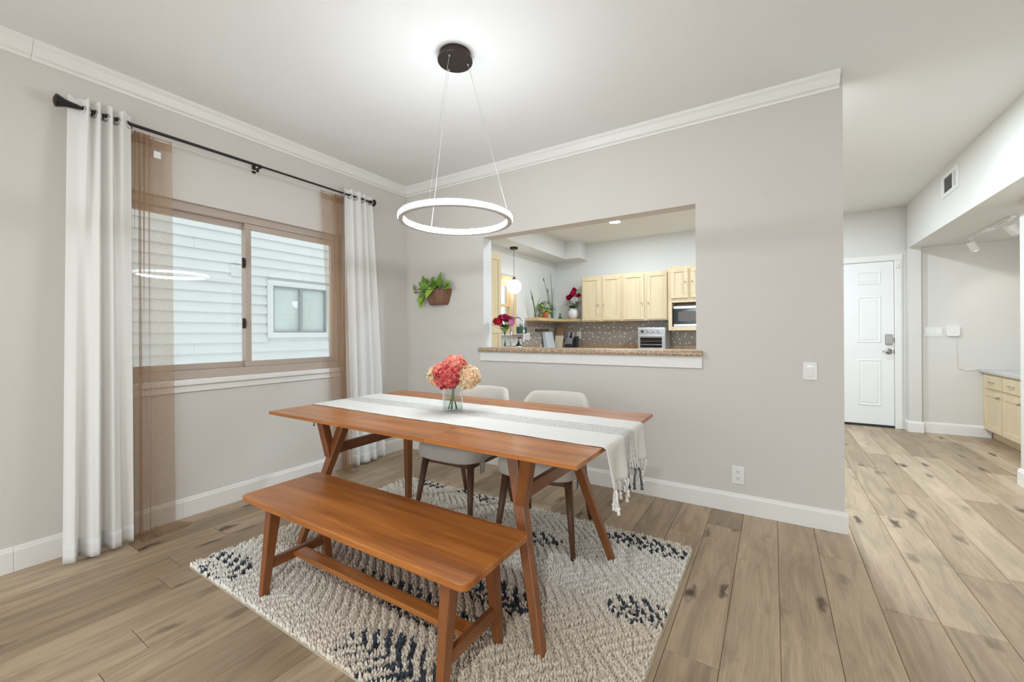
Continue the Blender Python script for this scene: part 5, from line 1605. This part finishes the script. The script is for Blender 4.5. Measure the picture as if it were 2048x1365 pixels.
# things on the shelf
def shelf_things():
    rnd = random.Random(21)
    # slender glass tube with reeds
    def reed_vase(name, lab, x, y, r, h, mat, reeds, glab):
        v = thing(name, lab, 'vase', (x, y, SZ))
        place('glass_body', MB().lathe([(0, 0), (r*0.95, 0), (r, 0.004), (r, h), (r*0.9, h), (r*0.9, 0.01), (0, 0.008)], (x, y, SZ), 20, closed=True), mat, v, smooth=True)
        for i, (dx, dy, dz, bud) in enumerate(reeds):
            t = thing('reed_stem', glab[i], 'stem', (x, y, SZ+0.01), name + ' stems')
            q = [(x+dx*0.02, y+dy*0.02, SZ+0.012), (x+dx*0.25, y+dy*0.25, SZ+h), (x+dx*0.6, y+dy*0.6, SZ+h+(dz-h)*0.55), (x+dx, y+dy, SZ+dz)]
            place('stalk', MB().tube(q, [0.004, 0.006, 0.005, 0.003], 6), M['stem'], t, smooth=True)
            if bud:
                p = Vector(q[-1]); e = (Vector(q[-1])-Vector(q[-2])).normalized()
                place('bud', MB().tube([p-e*0.03, p, p+e*0.045], [0.003, 0.010, 0.002], 8), M['leaf_dk'], t, smooth=True)
    reed_vase('tube_vase', 'narrow clear glass tube vase at the near end of the corner shelf', 0.125, 2.60, 0.026, 0.165, M['clear'],
              [(-0.06, -0.06, 0.45, 0), (0.02, -0.16, 0.40, 0), (0.0, -0.10, 0.30, 1), (0.03, 0.12, 0.33, 0)], ['tallest grey green reed in the narrow glass tube vase', 'grey green reed leaning farthest left from the tube vase', 'short budded reed in the narrow glass tube vase', 'grey green reed leaning right from the tube vase'])
    reed_vase('blue_glass_vase', 'pale blue glass vase behind the terracotta pot', 0.125, 3.19, 0.030, 0.17, M['blueglass'],
              [(-0.05, 0.05, 0.78, 0), (0.0, -0.30, 0.63, 1), (-0.02, -0.12, 0.47, 1), (0.0, 0.04, 0.52, 0)], ['tallest upright green stalk in the pale blue glass vase', 'long budded stalk leaning left from the blue glass vase', 'short budded stalk in the pale blue glass vase', 'bare upright stalk, second tallest in the blue glass vase'])
    # small glass cup
    tag(place('glass_cup', MB().lathe([(0, 0), (0.02, 0), (0.026, 0.08), (0.024, 0.08), (0.018, 0.006), (0, 0.005)], (0.14, 2.76, SZ), 18, closed=True), M['clear'], smooth=True), 'small clear glass cup between the tube vase and the terracotta pot', 'cup')
    # terracotta pot with leafy plant
    x, y = 0.13, 2.93
    t = thing('terracotta_plant', 'bright green leafy plant in a terracotta pot on the shelf', 'potted plant', (x, y, SZ))
    place('pot', MB().lathe([(0, 0), (0.048, 0), (0.062, 0.075), (0.068, 0.076), (0.068, 0.105), (0.060, 0.105), (0.055, 0.08), (0, 0.08)], (x, y, SZ), 24, closed=True), M['terracotta'], t, smooth=False, bevel=0.002)
    place('soil', MB().lathe([(0, 0.081), (0.054, 0.081), (0.056, 0.092), (0, 0.096)], (x, y, SZ), 18, closed=True), M['soil'], t)
    for i in range(58):
        a = rnd.uniform(0, 2*PI); r = rnd.uniform(0.01, 0.16); h = rnd.uniform(0.13, 0.30)-r*0.6
        p = (max(0.03, x+r*math.cos(a)*0.9), y+r*math.sin(a)*1.1, SZ+h)
        lf = place('leaf', leaf_shape(MB(), p, (math.cos(a), math.sin(a), rnd.uniform(-.3, .5)), (0, 0, 1), 0.072, 0.052, 0.4, 0.2), M['leaf_lt'] if i % 4 else M['leaf'], t, smooth=True)
        place('leaf_stalk', MB().tube([(x, y, SZ+0.09), ((x+p[0])/2, (y+p[1])/2, SZ+h*0.8), p], 0.0018, 5), M['stem'], lf)
    # small green bottle
    t = thing('green_bottle', 'small green glass bottle with a dark stopper on the shelf', 'bottle', (0.19, 3.36, SZ))
    place('glass_body', MB().lathe([(0, 0), (0.03, 0), (0.034, 0.03), (0.012, 0.055), (0.011, 0.075)], (0.19, 3.36, SZ), 18), M['greenglass'], t, smooth=True)
    place('stopper', MB().sphere((0.19, 3.36, SZ+0.085), 0.014, 12, 8), M['black'], t, smooth=True)
    # sprig in a clear bud vase
    t = thing('bud_vase', 'little clear bud vase with a thin leafy sprig on the shelf', 'vase', (0.30, 3.52, SZ))
    place('glass_body', MB().lathe([(0, 0), (0.022, 0), (0.024, 0.05), (0.010, 0.09), (0.012, 0.11)], (0.30, 3.52, SZ), 16), M['clear'], t, smooth=True)
    sg = place('sprig', MB().tube([(0.30, 3.52, SZ+0.02), (0.295, 3.51, SZ+0.14), (0.27, 3.50, SZ+0.26)], 0.0022, 6), M['stem'], t)
    for i in range(6):
        place('leaf', leaf_shape(MB(), (0.295-0.004*i, 3.51, SZ+0.11+0.026*i), ((-1)**i, -0.3, 0.3), (0, 0, 1), 0.035, 0.02), M['leaf_lt'], sg, smooth=True)
    # white vase with cyclamen
    x, y = 0.40, 3.47
    t = thing('white_vase', 'round white ceramic vase holding the crimson flowers', 'vase', (x, y, SZ))
    place('vase_body', MB().lathe([(0, 0), (0.055, 0), (0.085, 0.035), (0.100, 0.085), (0.090, 0.135), (0.062, 0.168), (0.058, 0.18), (0.050, 0.178), (0.052, 0.165), (0, 0.15)], (x, y, SZ), 32, closed=True), M['ceramic'], t, smooth=True)
    crim, wht, dk = lin((200, 24, 70)), lin((232, 228, 226)), lin((150, 16, 58))
    f = thing('cyclamen_bunch', 'crimson and white flowers with dark leaves in the white vase', 'flower bunch', (x, y, SZ+0.15))
    for (dx, dy, dz, a, b_, r) in ((-0.05, 0, 0.40, crim, dk, .04), (0.0, -0.03, 0.44, crim, crim, .045), (-0.09, -0.02, 0.37, crim, dk, .038), (0.01, 0.0, 0.50, crim, dk, .03), (0.10, -0.02, 0.39, crim, dk, .036),
                                   (0.03, -0.05, 0.315, wht, wht, .05), (0.13, -0.02, 0.34, wht, wht, .045), (0.08, -0.05, 0.33, wht, wht, .035)):
        flower_blob(f, (x+dx, y+dy, SZ+dz), r, a, b_, rnd, 22, 0.026)
        place('stem', MB().tube([(x, y, SZ+0.15), (x+dx*.5, y+dy*.5, SZ+0.2), (x+dx, y+dy, SZ+dz)], 0.003, 6), M['stem'], f)
    for i in range(22):
        a = rnd.uniform(0, 2*PI); r = rnd.uniform(0.03, 0.11); h = rnd.uniform(0.19, 0.29)
        place('leaf', leaf_shape(MB(), (x+r*math.cos(a)*0.7, y+r*math.sin(a)*0.5-0.02, SZ+h), (math.cos(a), math.sin(a)*.7, rnd.uniform(-.2, .5)), (0, 0, 1), 0.075, 0.055, 0.3, 0.3), M['leaf_dk'], f, smooth=True)
    # jar beside the cabinet
    t = thing('glass_jar', 'small glass jar with a dark lid against the cabinet side', 'jar', (0.575, 3.47, SZ))
    place('jar_body', MB().lathe([(0, 0), (0.03, 0), (0.032, 0.004), (0.032, 0.05), (0.026, 0.056)], (0.575, 3.47, SZ), 18), M['clear'], t, smooth=True)
    place('lid', MB().lathe([(0, 0.056), (0.029, 0.056), (0.029, 0.068), (0, 0.068)], (0.575, 3.47, SZ), 18, closed=True), M['black'], t)
    # green box planter on the window sill
    t = thing('sill_planter', 'small dark green pot with a plant on the kitchen window sill', 'potted plant', (0.055, 2.30, 1.2005))
    M['green_pot'] = plain('dark_green_glaze', (58, 92, 86), 0.4, var=0.15)
    place('pot', MB().prism([(2.225, 1.2005), (2.375, 1.2005), (2.392, 1.305), (2.208, 1.305)], 'X', 0.012, 0.098), M['green_pot'], t, bevel=0.006)
    for i in range(7):
        yy = 2.24+0.02*i; a = rnd.uniform(-1, 1)
        place('leaf', leaf_shape(MB(), (0.05, yy, 1.305), (0.2, a, 1.0), (1, 0, 0), rnd.uniform(0.04, 0.075), 0.02), M['leaf_dk'] if i % 2 else M['leaf'], t, smooth=True)
shelf_things()

# ------------------------------------------------------------------ hall and nook
def vent():
    xf = 4.68
    y0, y1, z0, z1 = 2.005, 2.43, 2.465, 2.672
    t = thing('wall_vent', 'white air register with dark louvres high on the hall soffit', 'vent', (xf, (y0+y1)/2, z0))
    m = MB()
    for a in ((y0, y1, z1-0.035, z1), (y0, y1, z0, z0+0.035), (y0, y0+0.045, z0+0.035, z1-0.035), (y1-0.075, y1, z0+0.035, z1-0.035), (y0+0.115, y0+0.135, z0+0.035, z1-0.035)):
        m.box(xf-0.008, xf, *a)
    place('register_frame', m, M['plastic'], t, bevel=0.002)
    place('duct_opening', MB().box(xf-0.002, xf-0.0005, y0+0.03, y1-0.06, z0+0.02, z1-0.02), M['dark_slot'], t)
    for i in range(7):
        z = z0+0.042+i*0.0195
        place('louvre', MB().prism([(xf-0.0015, z+0.004), (xf-0.007, z), (xf-0.007, z+0.0015), (xf-0.0015, z+0.0055)], 'Y', y0+0.135, y1-0.075), M['plastic'], t)
    for i in range(5):
        y = y0+0.052+i*0.0135
        place('louvre', MB().box(xf-0.007, xf-0.0015, y, y+0.003, z0+0.035, z1-0.035), M['plastic'], t)
    place('damper_lever', MB().box(xf-0.016, xf-0.008, y1-0.05, y1-0.042, z0+0.085, z0+0.11), M['plastic'], t)
vent()

def track():
    zc = 2.205
    t = thing('track_light', 'white ceiling track light with two spot heads in the nook', 'track light', (5.075, 2.7, zc))
    place('track_bar', MB().box(5.058, 5.092, 2.23, 3.21, zc-0.02, zc), M['plastic'], t, bevel=0.002)
    place('track_slot', MB().box(5.0665, 5.0695, 2.26, 2.66, zc-0.0208, zc-0.0198).box(5.0665, 5.0695, 2.82, 3.16, zc-0.0208, zc-0.0198), M['dark_slot'], t)
    place('feed_box', MB().box(5.045, 5.105, 2.67, 2.80, zc-0.03, zc), M['plastic'], t, bevel=0.004)
    M['spot'] = glow('lit_spot_lens', (1.0, 0.93, 0.82), 40.0)
    for y, d in ((3.16, Vector((0.45, 0.25, -0.80))), (2.31, Vector((0.55, 0.45, -0.62)))):
        d = d.normalized()
        a = Vector((5.075, y, zc-0.02)); b_ = a + Vector((0, 0, -0.05))
        c = b_ + Vector((0.01, 0.0, -0.015))
        m = MB().cyl(a, b_, 0.008, n=10); m.box(5.06, 5.09, y-0.03, y+0.03, zc-0.032, zc-0.02)
        h = place('spot_arm', m, M['plastic'], t)
        p0 = c - d*0.035; p1 = c + d*0.075
        hd = place('spot_head', MB().tube([p0, p0+d*0.008, p1-d*0.002, p1], [0.030, 0.036, 0.038, 0.036], 22), M['plastic'], t, smooth=False)
        place('spot_lens', MB().cyl(p1+d*0.0005, p1+d*0.002, 0.030, n=20), M['spot'], hd)
        l = bpy.data.lights.new('spot_lamp', 'SPOT'); l.energy = 4.5; l.color = (1.0, 0.93, 0.82); l.spot_size = math.radians(100); l.spot_blend = 0.6; l.shadow_soft_size = 0.03
        o = bpy.data.objects.new('spot_lamp', l); COL.objects.link(o); o.parent = t
        o.location = (p1 + d*0.01) - Vector(t.location)
        o.rotation_euler = d.to_track_quat('-Z', 'Y').to_euler()
track()

def nook_switches():
    yf = 3.66
    x0, x1, z0, z1 = 4.822, 4.984, 1.138, 1.250
    t = thing('triple_switch', 'white triple rocker switch plate beside the hall pillar', 'switch', ((x0+x1)/2, yf, z0))
    place('cover_plate', MB().box(x0, x1, yf-0.006, yf, z0, z1), M['plastic'], t, bevel=0.003)
    for i in range(3):
        xc = x0 + (x1-x0)*(i+0.5)/3
        place('rocker', MB().prism([(yf-0.006, z0+0.024), (yf-0.012, z0+0.024), (yf-0.007, z1-0.024), (yf-0.006, z1-0.024)], 'X', xc-0.016, xc+0.016), M['plastic'], t, bevel=0.001)
    w = thing('wall_box', 'white rounded wireless box with a cord on the nook wall', 'wall box', (5.066, yf, 1.143))
    m = MB().rbox(5.008, 5.124, -1.266, -1.143, 0, 0.026, 0.022, 5)
    m.v = [(p[0], yf-0.026+p[2], -p[1]) for p in m.v]
    place('box_shell', m, M['plastic'], w, bevel=0.004)
    M['cord'] = plain('white_cord', (232, 230, 226), 0.5)
    pts = [(5.093, yf-0.010, 1.145), (5.090, yf-0.008, 1.05), (5.097, yf-0.006, 0.95), (5.10, yf-0.006, 0.85), (5.105, yf-0.006, 0.79), (5.13, yf-0.006, 0.765), (5.18, yf-0.006, 0.752), (5.23, yf-0.010, 0.758), (5.27, yf-0.02, 0.775), (5.32, yf-0.03, 0.779), (5.5, yf-0.05, 0.779), (5.75, yf-0.04, 0.779)]
    place('cord', MB().tube(pts, 0.0035, 8), M['cord'], w, smooth=True)
nook_switches()

def desk():
    zt = 0.773
    xf = 5.31
    M['laminate'] = plain('grey_laminate', (206, 204, 202), 0.35, var=0.08, vscale=60)
    top = tag(place('desk_counter', MB().box(5.275, 5.898, 2.0, 3.658, 0.738, zt), M['laminate'], bevel=0.006), 'pale grey counter top of the built in maple desk', 'counter')
    for i, (y1) in enumerate((3.60, 3.155, 2.71)):
        y0 = y1-0.44
        t = thing('desk_cabinet', ['maple desk cabinet with drawer against the nook wall', 'maple desk cabinet with drawer, second from the nook wall', 'maple desk cabinet with drawer, farthest from the nook wall'][i], 'cabinet', (5.6, (y0+y1)/2, 0.0), 'built in desk cabinets')
        ye = 3.658 if i == 0 else y1+0.0015
        place('cabinet_body', MB().box(xf, 5.895, y0-0.0025, ye, 0.10, 0.7375), M['maple'], t)
        place('toe_kick', MB().box(xf+0.07, 5.895, y0-0.0025, ye, 0.0, 0.10), M['maple'], t)
        d = place('drawer', MB().box(xf-0.019, xf, y0+0.01, y1-0.01, 0.575, 0.715), M['maple'], t, bevel=0.004)
        yc = (y0+y1)/2
        place('drawer_pull', MB().tube([(xf-0.019, yc-0.05, 0.645), (xf-0.04, yc-0.04, 0.645), (xf-0.045, yc, 0.645), (xf-0.04, yc+0.04, 0.645), (xf-0.019, yc+0.05, 0.645)], 0.0045, 8), M['nickel'], d, smooth=True)
        z0, z1 = 0.115, 0.545; fw = 0.058
        m = MB(); a, c = xf-0.019, xf
        m.box(a, c, y0+0.01, y1-0.01, z1-fw, z1); m.box(a, c, y0+0.01, y1-0.01, z0, z0+fw)
        m.box(a, c, y0+0.01, y0+0.01+fw, z0+fw, z1-fw); m.box(a, c, y1-0.01-fw, y1-0.01, z0+fw, z1-fw)
        dd = place('door', m, M['maple'], t, bevel=0.004)
        place('door_panel', MB().box(a+0.008, a+0.015, y0+0.066, y1-0.066, z0+fw-0.002, z1-fw+0.002), M['maple'], dd)
        place('knob', MB().sphere((a-0.02, y0+0.045, z1-0.045), 0.014, 12, 8).cyl((a, y0+0.045, z1-0.045), (a-0.015, y0+0.045, z1-0.045), 0.005, n=8), M['nickel'], dd, smooth=True)
desk()
bpy.context.view_layer.update()
